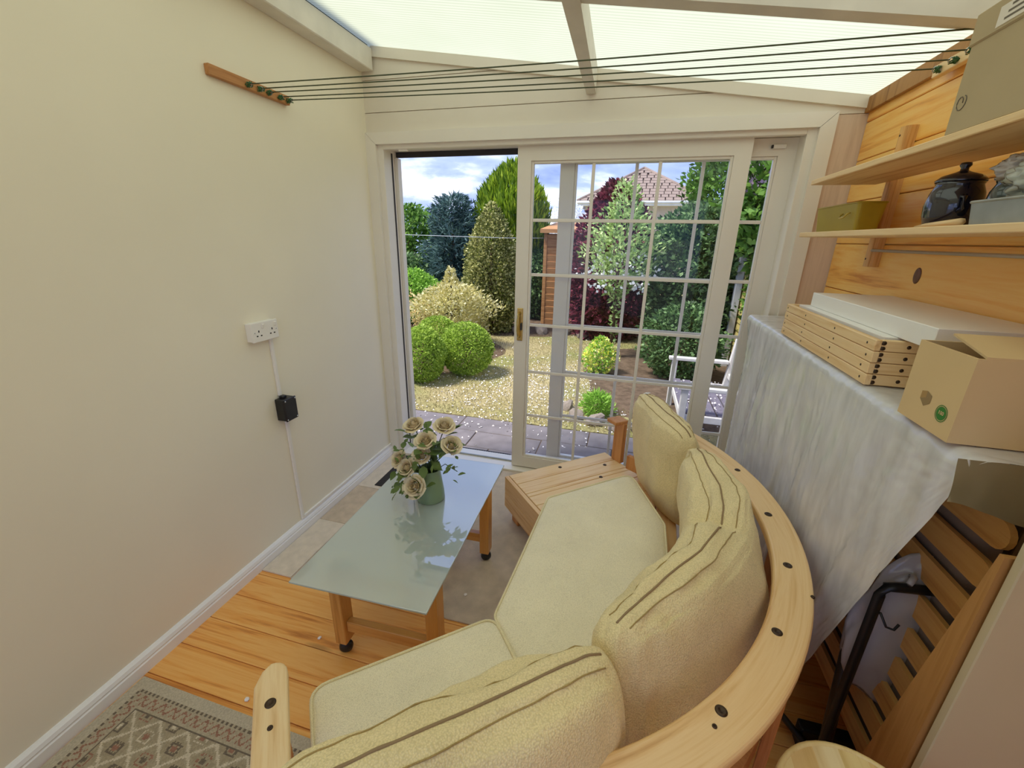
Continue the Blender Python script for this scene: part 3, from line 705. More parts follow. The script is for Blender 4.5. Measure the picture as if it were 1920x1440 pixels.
def rug():
    cs = 0.0045; w_, h_ = 0.80, 0.98
    nx, ny = int(w_ / cs), int(h_ / cs)
    base = np.array(srgb(178, 164, 138)[:3]); band = np.array(srgb(196, 184, 160)[:3]); red = np.array(srgb(150, 98, 80)[:3]); dark = np.array(srgb(96, 84, 72)[:3]); pale = np.array(srgb(212, 198, 172)[:3]); field = np.array(srgb(164, 150, 122)[:3])
    c = np.zeros((ny, nx, 3)); 
    for j in range(ny):
        for i in range(nx):
            u = i * cs; v_ = j * cs
            d = min(u, v_, w_ - u, h_ - v_)
            al = u if d in (v_, h_ - v_) else v_
            if d < 0.036: col = band
            elif d < 0.041: col = dark if int(al / 0.009) % 2 else base
            elif d < 0.086:
                col = base; m = (d - 0.0635); ph = al / 0.046 * 2 * PI
                s = 0.013 * math.sin(ph)
                if abs(m - s) < 0.0042: col = red
                elif abs(m + s) < 0.0030 and math.cos(ph) > 0.2: col = red
            elif d < 0.094: col = pale if d < 0.090 else dark
            else:
                pu, pv = 0.118, 0.098
                a = (u - 0.094) / pu; b = (v_ - 0.094) / pv
                ra = (a + b) % 1.0; rb_ = (a - b) % 1.0
                ia = int(math.floor(a + b)); ib = int(math.floor(a - b))
                e = min(ra, 1 - ra, rb_, 1 - rb_)
                col = field
                if e < 0.05: col = pale
                elif 0.075 < e < 0.10: col = base
                else:
                    q = max(abs(ra - 0.5), abs(rb_ - 0.5)); mot = (ia * 2 + ib * 3) % 4
                    st = (int(abs(ra - 0.5) * 16) + int(abs(rb_ - 0.5) * 16))
                    cc = (red, dark, pale, dark)[mot]
                    if st == 4 or (st == 3 and mot in (1, 3)): col = cc
                    elif st <= 1: col = (dark, pale, red, red)[mot]
            c[j, i] = col
    c = c * 0.8 + c.mean((0, 1)) * 0.2
    c *= rng.uniform(0.86, 1.08, size=(ny, nx, 1))
    X_, Y_ = np.meshgrid(np.arange(nx + 1) * cs, -np.arange(ny + 1) * cs)
    V = np.stack([X_.ravel(), Y_.ravel(), np.full(X_.size, 0.007)], 1)
    idx = np.arange((nx + 1) * (ny + 1)).reshape(ny + 1, nx + 1)
    F = np.stack([idx[:-1, :-1].ravel(), idx[1:, :-1].ravel(), idx[1:, 1:].ravel(), idx[:-1, 1:].ravel()], 1)
    me = bpy.data.meshes.new('pile')
    me.vertices.add(len(V)); me.vertices.foreach_set('co', V.ravel().astype(np.float32))
    me.loops.add(F.size); me.loops.foreach_set('vertex_index', F.ravel().astype(np.int32))
    me.polygons.add(len(F)); me.polygons.foreach_set('loop_start', np.arange(0, F.size, 4, dtype=np.int32)); me.polygons.foreach_set('loop_total', np.full(len(F), 4, np.int32))
    me.update(); me.validate()
    at = me.color_attributes.new('weave', 'FLOAT_COLOR', 'CORNER')
    cc = np.ones((len(F), 4, 4), np.float32); cc[:, :, :3] = c.reshape(-1, 1, 3); at.data.foreach_set('color', cc.ravel())
    m, t = new_mat('woven_rug'); p, o = out_principled(t, 0.95, 0.1)
    a = N(t, 'ShaderNodeVertexColor', layer_name='weave'); t.links.new(a.outputs[0], p.inputs['Base Color'])
    n_ = N(t, 'ShaderNodeTexNoise', ins={'Scale': 300.0}); t.links.new(coords(t), n_.inputs['Vector']); bump(t, p, n_.outputs['Fac'], 0.5, 0.003)
    e = thing('patterned_rug', 'faded oriental rug with diamond motifs on the floorboards', 'rug', (0.030, -1.790, 0.0))
    e.rotation_euler = (0, 0, math.radians(-0.5))
    link_mesh('pile', me, m, e)
    box('backing', 0.0, nx * cs, -ny * cs, 0.0, 0.0005, 0.0066, plain('rug_edge', srgb(170, 158, 134), 0.95), e)
rug()
for i, (x, y, lab) in enumerate(((0.532, -1.478, 'white crumb on the floorboards left of the table caster'), (0.452, -1.752, 'white petal on the floorboards beside the rug'), (1.02, -1.115, 'white crumb on the beige carpet right of the table'))):
    z = 0.008 if i == 2 else 0.0
    bm = bmesh.new(); bmesh.ops.create_icosphere(bm, subdivisions=1, radius=0.009)
    for v_ in bm.verts: v_.co.z = max(0.0, v_.co.z * 0.5 + 0.004); v_.co.x *= random.uniform(0.7, 1.2)
    o = from_bm('petal', bm, M['petal'], None, False, (x, y, z)); tag(o, lab, 'petal')

# =================================================================== GLASS TABLE
TZ = 0.424; TT = 0.008
TC = (0.822, -1.135); TR = math.radians(1.5)
tb = thing('coffee_table', 'low pine coffee table on casters with frosted glass top', 'table', (TC[0], TC[1], 0), TR)
box('glass_top', -0.252, 0.252, -0.475, 0.475, TZ, TZ + TT, M['frost'], tb, 0.002, 2)
lx, lyn, lyf = 0.196, -0.345, 0.265
for (x, y) in ((-lx + 0.03, lyn), (lx + 0.02, lyn), (-lx + 0.03, lyf), (lx + 0.02, lyf)):
    cbox('leg', (x, y, 0.232), (0.046, 0.062, 0.352), M['pine_table'], tb, 0.003, 1)
    s = -1 if x > 0 else 1
    cbox('top_block', (x + s * 0.040, y, TZ - 0.028), (0.034, 0.062, 0.040), M['pine_table'], tb, 0.003, 1)
    lathe('glass_pad', [(0, 0.0), (0.017, 0.0), (0.017, 0.006), (0.006, 0.008), (0.006, 0.0), (0, 0)], M['chrome'], tb, 20, (x + s * 0.044, y, TZ - 0.0085))
    cst = lathe('caster', [(0, -0.015), (0.016, -0.015), (0.024, -0.010), (0.026, -0.002), (0.020, 0.0), (0.026, 0.002), (0.024, 0.010), (0.016, 0.015), (0, 0.015)], M['black'], tb, 24, (x + 0.004, y - 0.008, 0.026 + (0.0085 if y > 0 else 0.0)), (PI / 2, 0, 0.45))
    tube('caster_stem', [(x, y, 0.03), (x, y, 0.058)], 0.006, M['steel'], tb, 8)
for y in (lyn, lyf):
    cbox('stretcher', (0.025, y, 0.135), (2 * lx - 0.056, 0.030, 0.048), M['pine_table_x'], tb, 0.003, 1)
    cbox('top_rail', (0.025, y, TZ - 0.055), (2 * lx - 0.056, 0.026, 0.040), M['pine_table_x'], tb, 0.003, 1)

# vase and roses
VZ = TZ + TT
vx, vy = 0.828, -1.030
vs = thing('vase', 'sage green enamel vase on the glass table', 'vase', (vx, vy, VZ))
lathe('body', [(0, 0), (0.058, 0.0), (0.062, 0.004), (0.060, 0.04), (0.052, 0.10), (0.045, 0.145), (0.048, 0.150), (0.045, 0.151), (0.042, 0.145), (0.048, 0.10), (0.056, 0.02), (0, 0.012)], M['vase'], vs, 36)
tube('rim', [(0.047 * math.cos(a * PI / 12), 0.047 * math.sin(a * PI / 12), 0.150) for a in range(24)], 0.002, M['vase'], vs, 6, True)

def petal_faces(vv, ff, ang, r0, r1, zb, zt, wid, curl, tilt):
    n0 = len(vv); nu, nv = 5, 5
    for j in range(nv):
        t_ = j / (nv - 1)
        rr = r0 + (r1 - r0) * (t_ ** 0.8); z = zb + (zt - zb) * t_
        if t_ > 0.75: rr += curl * (t_ - 0.75) * 4; z -= curl * 0.5 * (t_ - 0.75) * 4
        wv = wid * math.sin(PI * (0.18 + 0.62 * t_)) 
        for i in range(nu):
            s = (i / (nu - 1) - 0.5) * 2
            a = ang + s * wv
            zz = z - 0.004 * s * s * t_
            vv.append((rr * math.cos(a), rr * math.sin(a), zz))
    for j in range(nv - 1):
        for i in range(nu - 1):
            a = n0 + j * nu + i; ff.append((a, a + 1, a + nu + 1, a + nu))
def rose_mesh(seed):
    rr = random.Random(seed); vv, ff = [], []
    for (cnt, r0, r1, zb, zt, wid, curl) in ((2, 0.004, 0.0035, 0.004, 0.034, 1.7, 0.0), (3, 0.007, 0.0075, 0.003, 0.034, 1.35, 0.0), (4, 0.010, 0.0125, 0.002, 0.0335, 1.1, 0.001), (5, 0.012, 0.018, 0.001, 0.031, 0.95, 0.002), (5, 0.013, 0.024, 0.0, 0.027, 0.9, 0.005), (6, 0.013, 0.030, -0.002, 0.020, 0.78, 0.007)):
        o_ = rr.uniform(0, 6)
        for k in range(cnt): petal_faces(vv, ff, o_ + 2 * PI * k / cnt + rr.uniform(-.15, .15), r0, r1 * rr.uniform(0.92, 1.1), zb, zt * rr.uniform(0.9, 1.08), wid, curl, 0)
    me = bpy.data.meshes.new('flower_head'); me.from_pydata(vv, [], ff); me.update()
    for p in me.polygons: p.use_smooth = True
    me.materials.append(M['rose']); return me
rose_meshes = [rose_mesh(s) for s in range(3)]
lv = [(0, 0, 0), (0.012, 0.014, 0.003), (0.014, 0.028, 0.004), (0.007, 0.044, 0.001), (0, 0.054, -0.004), (-0.007, 0.044, 0.001), (-0.014, 0.028, 0.004), (-0.012, 0.014, 0.003), (0, 0.014, 0), (0, 0.028, 0.0), (0, 0.044, -0.002)]
lf = [(0, 1, 8), (0, 8, 7), (1, 2, 9, 8), (8, 9, 6, 7), (2, 3, 10, 9), (9, 10, 5, 6), (3, 4, 10), (10, 4, 5)]
leaf_me = bpy.data.meshes.new('leaf'); leaf_me.from_pydata(lv, [], lf); leaf_me.update(); leaf_me.materials.append(M['rose_leaf'])
for p in leaf_me.polygons: p.use_smooth = True
# head positions relative to the vase base: x, y, z, scale
roses = [(-0.086, 0.05, 0.312, 1.15, 'cream rose at the upper left of the bunch'),
         (0.045, 0.07, 0.318, 1.15, 'cream rose at the top back of the bunch'),
         (-0.010, 0.00, 0.275, 1.10, 'cream rose in the upper middle of the bunch'),
         (0.092, 0.03, 0.255, 1.12, 'cream rose at the right of the bunch'),
         (-0.020, -0.02, 0.215, 1.0, 'greenish cream rose in the shaded middle of the bunch'),
         (-0.074, -0.05, 0.165, 1.05, 'cream rose at the lower left of the bunch'),
         (-0.022, -0.085, 0.108, 1.25, 'large cream rose hanging lowest over the vase front'),
         (-0.125, -0.02, 0.180, 1.0, 'half hidden cream rose at the far left of the bunch')]
rl = random.Random(5)
for i, (x, y, z, s, lab) in enumerate(roses):
    e = thing('rose', lab, 'flower', (vx, vy, VZ + 0.02), group='cream roses in the green vase')
    d = Vector((x, y - 0.05, max(0.09, (z - 0.05)))).normalized()
    d = (d + Vector((0.15, -0.55, 0.25))).normalized()
    h = link_mesh('flower_head', rose_meshes[i % 3], None, e, (x, y, z - 0.02), d.to_track_quat('Z', 'Y').to_euler()); h.scale = (s * 1.14, s * 1.14, s * 1.14)
    p1 = Vector((x, y, z - 0.02)) - d * 0.002
    tube('stem', [(0.012 * math.cos(i), 0.012 * math.sin(i), 0.0), (0.018 * math.cos(i), 0.018 * math.sin(i), 0.11), (x * 0.55, y * 0.55, 0.11 + (z - 0.13) * 0.6 if z > 0.15 else 0.135), tuple(p1)], 0.0022, M['stem'], e, 6)
    for k in range(9):
        an = rl.uniform(0, 2 * PI); rr = rl.uniform(0.012, 0.045)
        pos = Vector((x * 0.86, y * 0.86, z - 0.045)) + Vector((rr * math.cos(an), rr * math.sin(an), rl.uniform(-0.015, 0.02)))
        o = link_mesh('leaf', leaf_me, None, e, pos, (rl.uniform(-0.9, 0.5), rl.uniform(-0.4, 0.4), an - PI / 2))
        q = rl.uniform(0.85, 1.25); o.scale = (q * 1.3, q, q)
ivy = thing('trailing_greenery', 'dark green trailing leaf sprigs between the roses', 'foliage', (vx, vy, VZ + 0.02))
tube('stem', [(0, 0, 0), (0.0, -0.02, 0.12), (-0.05, -0.06, 0.135), (-0.10, -0.09, 0.07)], 0.0018, M['stem'], ivy, 6)
tube('stem', [(0, 0.0, 0), (0.02, 0.0, 0.12), (0.08, -0.01, 0.17), (0.14, -0.02, 0.15)], 0.0018, M['stem'], ivy, 6)
tube('stem', [(0, 0.01, 0), (0.0, 0.02, 0.14), (-0.02, 0.03, 0.24), (-0.02, 0.03, 0.33)], 0.0018, M['stem'], ivy, 6)
for k in range(96):
    if k < 14: c = Vector((-0.085, -0.08, 0.085)); sp = 0.035
    elif k < 24: c = Vector((0.115, -0.015, 0.16)); sp = 0.030
    elif k < 30: c = Vector((-0.13, 0.0, 0.22)); sp = 0.03
    else: c = Vector((-0.01, 0.0, 0.195)); sp = 0.052
    pos = c + Vector((rl.gauss(0, sp), rl.gauss(0, sp), rl.gauss(0, sp * 0.8)))
    o = link_mesh('leaf', leaf_me, None, ivy, pos, (rl.uniform(-1.2, 0.6), rl.uniform(-0.5, 0.5), rl.uniform(0, 6.28)))
    q = rl.uniform(0.45, 0.95); o.scale = (q, q, q)

# =================================================================== CURVED PINE SOFA
SM = (1.320, -1.205); SR = math.radians(-3.5)
so = thing('curved_sofa', 'curved pine corner sofa with bent wooden back rail', 'sofa', (SM[0], SM[1], 0), SR)
def sofa_world(x, y, z=0.0):
    c, s = math.cos(SR), math.sin(SR)
    return Vector((SM[0] + c * x - s * y, SM[1] + s * x + c * y, z))
q7 = math.sqrt(0.5)
SEATZ = 0.300
B_ = Vector((0, 0.345)); C_ = Vector((0, -0.345))
def sect(o_, sgn, xr, yr, z):
    """point of an end section: xr outward, yr along the front away from the middle"""
    return (o_.x + q7 * xr - q7 * yr, o_.y + sgn * (q7 * xr + q7 * yr), z)
def end_section(o_, sgn, widths, length):
    rz = sgn * PI / 4
    y = sum(widths)
    for w_ in widths:
        cx, cy, cz = sect(o_, sgn, length / 2 + 0.004, y - w_ / 2, SEATZ - 0.011)
        cbox('seat_slat', (cx, cy, cz), (length, w_ - 0.003, 0.022), M['pine_sofa'], so, 0.003, 2, (0, 0, rz))
        y -= w_
    tot = sum(widths)
    for (z0, z1, off) in ((0.206, 0.300, 0.0), (0.112, 0.203, 0.0)):
        cx, cy, cz = sect(o_, sgn, -0.011, tot / 2, (z0 + z1) / 2)
        cbox('front_board', (cx, cy, cz), (0.022, tot - 0.002, z1 - z0), M['pine_sofa_f'], so, 0.003, 2, (0, 0, rz))
    cx, cy, cz = sect(o_, sgn, 0.012, tot / 2, 0.25); 
    for (xr, yr) in ((0.05, tot - 0.045), (0.05, 0.05), (length - 0.06, tot - 0.045), (length - 0.06, 0.05)):
        lz = 0.0085 if sgn > 0 else 0.0
        cx, cy, cz = sect(o_, sgn, xr, yr, (0.278 + lz) / 2)
        cbox('leg', (cx, cy, cz), (0.055, 0.070, 0.278 - lz), M['pine_sofa_z'], so, 0.003, 1, (0, 0, rz))
    for yr in (tot - 0.016,):
        cx, cy, cz = sect(o_, sgn, length / 2, yr, 0.232)
        cbox('side_board', (cx, cy, cz), (length - 0.02, 0.020, 0.086), M['pine_sofa'], so, 0.003, 1, (0, 0, rz))
M['pine_sofa_f'] = wood('sofa_pine_front', srgb(236, 198, 144), srgb(226, 182, 124), srgb(200, 148, 92), 'Y', 0.38, True, cross=24, knot_col=srgb(112, 66, 36), coat=0.15, knot_scale=(3.5, 9), knot_r=0.06)
end_section(B_, 1, [0.10, 0.10, 0.03, 0.08, 0.125], 0.66)
end_section(C_, -1, [0.11, 0.11, 0.11, 0.11, 0.105], 0.60)
# middle wedge deck
for k in range(6):
    x0, x1 = k * 0.095, k * 0.095 + 0.090
    prism('seat_slat', [(x0, -0.345 - x0), (x1, -0.345 - x1), (x1, 0.345 + x1), (x0, 0.345 + x0)], SEATZ - 0.022, SEATZ, M['pine_sofa_f'], so, 0.002, 1)
for (z0, z1) in ((0.206, 0.300), (0.112, 0.203)):
    box('front_board', -0.024, -0.002, -0.335, 0.335, z0, z1, M['pine_sofa_f'], so, 0.003, 1)
RC = (-0.190, 0.0)
def arc_pts(r, a0, a1, n): return [(RC[0] + r * math.cos(math.radians(a0 + (a1 - a0) * i / n)), RC[1] + r * math.sin(math.radians(a0 + (a1 - a0) * i / n))) for i in range(n + 1)]
def arc_board(name, r0, r1, a0, a1, z0, z1, mat, bev=0.006, n=48):
    poly = arc_pts(r1, a0, a1, n) + arc_pts(r0, a1, a0, n)
    return prism(name, poly, z0, z1, mat, so, bev, 3)
rail = arc_board('back_rail', 0.950, 1.042, 56, -86, 0.668, 0.700, M['pine_rail'], 0.008, 64)
arc_board('lower_back_rail', 0.985, 1.008, 60, -82, 0.36, 0.44, M['pine_sofa_z'], 0.002)
for a in (48, 28, 4, -23, -49, -75):
    t_ = math.radians(a)
    cbox('back_post', (RC[0] + 1.022 * math.cos(t_), RC[1] + 1.022 * math.sin(t_), 0.386), (0.024, 0.085, 0.564), M['pine_sofa_z'], so, 0.002, 1, (0, 0, t_))
# dark bolt heads on the rail
bolt0 = None
def bolt(parent, x, y, z, s=1.0):
    global bolt0
    if bolt0 is None:
        bolt0 = lathe('bolt', [(0, 0.0008), (0.0035, 0.0008), (0.0045, 0.002), (0.0085, 0.002), (0.0105, 0.0005), (0.0105, -0.002), (0, -0.002)], M['bolt'], parent, 20, (x, y, z)); o = bolt0
    else: o = copy_obj(bolt0, parent, (x, y, z))
    o.scale = (s, s, 1); return o
inv = lambda p: (math.cos(-SR) * (p[0] - SM[0]) - math.sin(-SR) * (p[1] - SM[1]), math.sin(-SR) * (p[0] - SM[0]) + math.cos(-SR) * (p[1] - SM[1]))
for (p, s) in (((2.075, -0.87), 1), ((2.110, -1.154), 1.1), ((2.095, -1.398), 1.1), ((2.120, -1.505), 0.5), ((2.001, -1.644), 1.1), ((1.844, -1.868), 1.1), ((1.827, -1.901), 0.45), ((1.60, -2.07), 1.1), ((1.90, -0.60), 1)):
    x, y = inv(p); bolt(rail, x, y, 0.7003, s)
for p in ((1.313, -0.362), (1.560, -0.258), (1.548, -0.400)):
    x, y = inv(p); bolt(so, x, y, SEATZ + 0.0003, 1.0)
# far end upright with a short cap
cx, cy, cz = sect(B_, 1, 0.645, 0.40, 0.28)
x, y = inv((1.628, -0.178))
cbox('arm_post', (x, y, 0.425), (0.030, 0.078, 0.250), M['pine_sofa_z'], so, 0.003, 1, (0, 0, PI / 4))
cbox('arm_cap', (x - 0.022, y - 0.006, 0.556), (0.090, 0.082, 0.022), M['pine_sofa_z'], so, 0.005, 2, (0, 0, PI / 4))
# near arm: flat board with rounded end
arm_l = 0.46
pts = [(arm_l, -0.034), (arm_l, 0.034)] + [(0.030 + 0.034 * math.cos(a), 0.034 * math.sin(a)) for a in [PI / 2 + i * PI / 10 for i in range(0, 6)]] + [(0.010, -0.018), (0.045, -0.034)]
x, y = inv((0.866, -1.958))
ad = math.radians(-47)
arm_o = prism('arm_rest', pts, 0.552, 0.580, M['pine_x'], so, 0.006, 3, (x, y, 0), (0, 0, ad - SR))
for (xr, s) in ((0.10, 1.1), (0.155, 0.55)):
    bolt(arm_o, xr, 0.0, 0.5803, s)
for xr in (0.10, 0.40):
    wx, wy = 0.866 + math.cos(ad) * xr, -1.958 + math.sin(ad) * xr
    bx, by = inv((wx, wy)); cbox('arm_post', (bx, by, 0.276), (0.070, 0.030, 0.552), M['pine_sofa_z'], so, 0.003, 1, (0, 0, ad - SR))

# ---- seat cushions (loose, piped)
def round_poly(poly, r, n=5):
    out = []; m = len(poly)
    for i in range(m):
        p0, p1, p2 = Vector(poly[i - 1]), Vector(poly[i]), Vector(poly[(i + 1) % m])
        a = (p0 - p1).normalized(); b = (p2 - p1).normalized()
        ang = a.angle(b); d = min(r / math.tan(ang / 2), 0.4 * (p0 - p1).length, 0.4 * (p2 - p1).length)
        s, e = p1 + a * d, p1 + b * d
        for k in range(n + 1):
            t_ = k / n; out.append(tuple((1 - t_) ** 2 * s + 2 * t_ * (1 - t_) * p1 + t_ ** 2 * e))
    return out
def seat_cushion(label, poly, z0, z1):
    c = Vector((sum(p[0] for p in poly) / len(poly), sum(p[1] for p in poly) / len(poly)))
    e = thing('seat_cushion', label, 'cushion', (c.x, c.y, z0), group='seat cushions on the curved sofa')
    rp = round_poly([Vector(p) - c for p in poly], 0.045)
    # resample the outline
    pts = [Vector(p) for p in rp]; dense = []
    for i in range(len(pts)):
        a, b = pts[i], pts[(i + 1) % len(pts)]; k = max(1, int((b - a).length / 0.03))
        for j in range(k): dense.append(a.lerp(b, j / k))
    h = z1 - z0; n = len(dense); v, f = [], []
    def inset(p, d):
        l = p.length; return p * ((l - d) / l)
    rings = [(0.012, 0.0), (0.002, 0.006), (-0.003, h * 0.5), (0.002, h - 0.008), (0.006, h - 0.002), (0.022, h + 0.003), (0.06, h + 0.008), (0.12, h + 0.011)]
    for (d, z) in rings:
        for p in dense:
            w_ = inset(p, d); nz = mnoise.noise(Vector((w_.x * 9 + c.x, w_.y * 9, 1.7))) * 0.0035 + mnoise.noise(Vector((w_.x * 26, w_.y * 5 + c.y, 4.2))) * 0.0012
            v.append((w_.x, w_.y, z + (nz if z > h else 0)))
    # shrink towards the middle
    fr = [0.55, 0.3, 0.12]
    base = [inset(p, 0.12) for p in dense]
    for q in fr:
        for p in base:
            w_ = p * q / 1.0
            nz = mnoise.noise(Vector((w_.x * 9 + c.x, w_.y * 9, 1.7))) * 0.0035 + mnoise.noise(Vector((w_.x * 26, w_.y * 5 + c.y, 4.2))) * 0.0012
            v.append((w_.x, w_.y, h + 0.011 + 0.002 * (1 - q) + nz))
    R_ = len(rings) + len(fr)
    for r_ in range(R_ - 1):
        for i in range(n): f.append((r_ * n + i, r_ * n + (i + 1) % n, (r_ + 1) * n + (i + 1) % n, (r_ + 1) * n + i))
    f.append(tuple(range(n - 1, -1, -1))); v.append((0, 0, h + 0.0125)); cidx = len(v) - 1
    for i in range(n): f.append(((R_ - 1) * n + i, (R_ - 1) * n + (i + 1) % n, cidx))
    cov = pyd('cover', v, f, M['seat'], e, True)
    tube('piping', [(*inset(p, 0.001), h - 0.002) for p in dense], 0.0042, M['piping'], cov, 6, True)
    tube('piping', [(*inset(p, 0.003), 0.010) for p in dense], 0.0042, M['piping'], cov, 6, True)
W2 = lambda pts: [tuple(sofa_world(*p)[:2]) for p in pts]
seat_cushion('wedge-shaped khaki seat cushion in the middle of the curved sofa', W2([(-0.012, 0.350), (-0.012, -0.340), (0.365, -0.715), (0.53, -0.40), (0.50, 0.33), (0.335, 0.700)]), SEATZ + 0.001, 0.420)
D3 = lambda xr, yr: sect(C_, -1, xr, yr, 0)[:2]
seat_cushion('khaki seat cushion beside the near wooden arm', W2([D3(-0.012, 0.004), D3(-0.012, 0.530), D3(0.50, 0.530), D3(0.50, 0.012)]), SEATZ + 0.001, 0.420)

# ---- back cushions
def pillow(label, path, h, t, tilt, z0, seed, n=30, wr=1.0, tagged=False, sag=0.0, crease=0.0, cx0=0.0):
    """path: points of the top ridge in plan; the cushion stands on z0 and leans back by tilt"""
    P_ = [Vector((p[0], p[1])) for p in path]
    for _ in range(2):   # round the bends
        Q = [P_[0]]
        for i in range(len(P_) - 1): Q += [P_[i].lerp(P_[i + 1], 0.22), P_[i].lerp(P_[i + 1], 0.78)]
        Q.append(P_[-1]); P_ = Q
    cum = [0.0]
    for i in range(len(P_) - 1): cum.append(cum[-1] + (P_[i + 1] - P_[i]).length)
    LT = cum[-1]
    def at(s):
        s = (s + LT / 2); s_ = min(max(s, 0), LT)
        i = 0
        while i < len(cum) - 2 and cum[i + 1] < s_: i += 1
        u = (s_ - cum[i]) / max(1e-6, cum[i + 1] - cum[i])
        p = P_[i].lerp(P_[i + 1], u)
        def tan(k): 
            k = max(0, min(len(P_) - 2, k)); return (P_[k + 1] - P_[k]).normalized()
        tg = (tan(i).lerp(tan(i + 1), max(0, u - 0.5))).lerp(tan(i - 1), max(0, 0.5 - u)).normalized()
        if s != s_: p = p + tg * (s - s_)
        return p, tg
    org = P_[len(P_) // 2]
    def surf(a, b, c):
        p = 6.0
        k = (abs(a) ** p + abs(b) ** p + abs(c) ** 3.0) ** (-1 / p)
        a, b, c = a * k, b * k, c * k
        # ears at the corners, flatter towards the rim
        th = (1 - 0.34 * abs(a) ** 3) * (1 - 0.30 * abs(b) ** 4 - 0.25 * abs(a * b) ** 4) * (1 + 0.18 * (1 - b) / 2)
        ear = 1 + 0.10 * (abs(a) ** 6) * (abs(b) ** 6)
        x, y, z = a * LT / 2 * ear, b * h / 2 * ear - sag * (1 - a * a) * (b > 0) * b, c * t / 2 * th
        s = Vector((x * 5 + seed, y * 5, c * 2))
        w_ = 0.016 * wr * mnoise.noise(s) - 0.012 * wr * (abs(mnoise.noise(Vector((x * 7 + 2.5 * y + seed, y * 4.0 - x, c * 1.5)))) - 0.2) - 0.007 * wr * (abs(mnoise.noise(Vector((x * 16 + seed * 2, y * 7 + 3 * x, c * 3)))) - 0.2) + 0.0022 * wr * mnoise.noise(Vector((x * 34 + seed, y * 18, c * 6)))
        y -= crease * math.exp(-((x - cx0) / 0.035) ** 2) * max(0.0, b) ** 2
        pt, tg = at(x)
        nrm = Vector((-tg.y, tg.x)) * -1
        up = Vector((-math.sin(tilt) * nrm.x, -math.sin(tilt) * nrm.y, math.cos(tilt)))
        n3 = Vector((math.cos(tilt) * nrm.x, math.cos(tilt) * nrm.y, math.sin(tilt)))
        top = Vector((pt.x - org.x, pt.y - org.y, h * math.cos(tilt)))
        return top + up * (y - h / 2 + w_ * (abs(b) > 0.8) * 0.6) + n3 * (z + w_ * (1 if c > 0 else -1) * min(1, abs(c) * 1.5))
    bm = bmesh.new(); cache = {}
    def vert(a, b, c):
        key = (round(a, 4), round(b, 4), round(c, 4))
        if key not in cache: cache[key] = bm.verts.new(surf(a, b, c))
        return cache[key]
    g = [math.sin((-1 + 2 * i / n) * PI / 2 * 0.86) / math.sin(PI / 2 * 0.86) for i in range(n + 1)]
    for ax in range(3):
        for sg in (-1, 1):
            for i in range(n):
                for j in range(n):
                    q = []
                    for (di, dj) in ((0, 0), (1, 0), (1, 1), (0, 1)):
                        cc = [g[i + di], g[j + dj]]; cc.insert(ax, sg); q.append(vert(*cc))
                    try: bm.faces.new(q)
                    except ValueError: pass
    e = thing('back_cushion', label, 'cushion', (org.x, org.y, z0), group='back cushions on the curved sofa')
    cov = from_bm('cover', bm, M['cushion'], e, True)
    for (c, r_, mt, nm) in ((-0.60, 0.0015, M['stitch'], 'seam'), (0.60, 0.0015, M['stitch'], 'seam'), (0.06, 0.0026, M['zip'], 'zip')):
        pl = [surf(-0.995 + 1.99 * k / 60, 1.0, c) + Vector((0, 0, 0.0008)) for k in range(61)]
        tube(nm, pl, r_, mt, cov, 6)
    if tagged:
        p = surf(0.80, 1.0, 0.25)
        cbox('care_tag', p + Vector((0, 0, 0.004)), (0.034, 0.020, 0.002), M['white_plastic'], cov, 0, 1, (0.2, -0.3, -0.9))
    return e
pillow('straw-coloured back cushion nearest the patio door with a white tag', [(1.905, -0.815), (1.80, -0.56), (1.705, -0.285)], 0.50, 0.17, math.radians(9), SEATZ + 0.004, 3.1, tagged=True)
pillow('long bent straw-coloured back cushion in the middle of the sofa', [(1.605, -1.850), (1.945, -1.40), (1.895, -0.885)], 0.385, 0.20, math.radians(10), 0.436, 11.7, n=44, wr=1.2, crease=0.030, cx0=0.02)
pillow('straw-coloured back cushion nearest the camera with a brown zip', [(1.13, -2.300), (1.38, -2.09), (1.63, -1.875)], 0.385, 0.20, math.radians(10), 0.436, 23.9, wr=1.1)

# =================================================================== RIGHT SIDE: FOLDED BED UNDER POLYTHENE
bd = thing('folding_bed', 'folded slatted guest bed with dark steel frame by the plank wall', 'bed', (2.35, -0.85, 0))
bd0 = Vector((2.35, -0.85, 0))
def bl(p): return tuple(Vector(p) - bd0)
def slat_mesh():
    n = 8; L_ = 1.50; hh = 0.031
    pts = [(-L_ / 2 + hh - hh * math.sin(i * PI / n) , hh * math.cos(i * PI / n)) for i in range(n + 1)] + [(L_ / 2, -hh), (L_ / 2, hh)]
    v = [(-0.006, p[0], p[1]) for p in pts] + [(0.006, p[0], p[1]) for p in pts]; m = len(pts)
    f = [tuple(range(m)), tuple(range(2 * m - 1, m - 1, -1))] + [(i, (i + 1) % m, (i + 1) % m + m, i + m) for i in range(m)]
    me = bpy.data.meshes.new('slat'); me.from_pydata(v, [], f); me.update(); me.materials.append(M['slat']); return me
sm_ = slat_mesh()
for i in range(10): link_mesh('slat', sm_, None, bd, bl((2.345, -0.875, 1.110 - i * 0.097)))
def rbox(name, x0, x1, y0, y1, z0, z1, mat, parent, b): 
    o = box(name, x0, x1, y0, y1, z0, z1, mat, parent, b, 4)
    for p in o.data.polygons: p.use_smooth = True
    return o
rbox('mattress_half', 0.012, 0.135, -0.700, 0.72, 0.16, 1.182, M['ticking'], bd, 0.04)
rbox('mattress_half', -0.112, -0.030, -0.42, 0.72, 0.34, 1.178, plain('pale_mattress', srgb(226, 222, 216), 0.9, var=0.05), bd, 0.035)
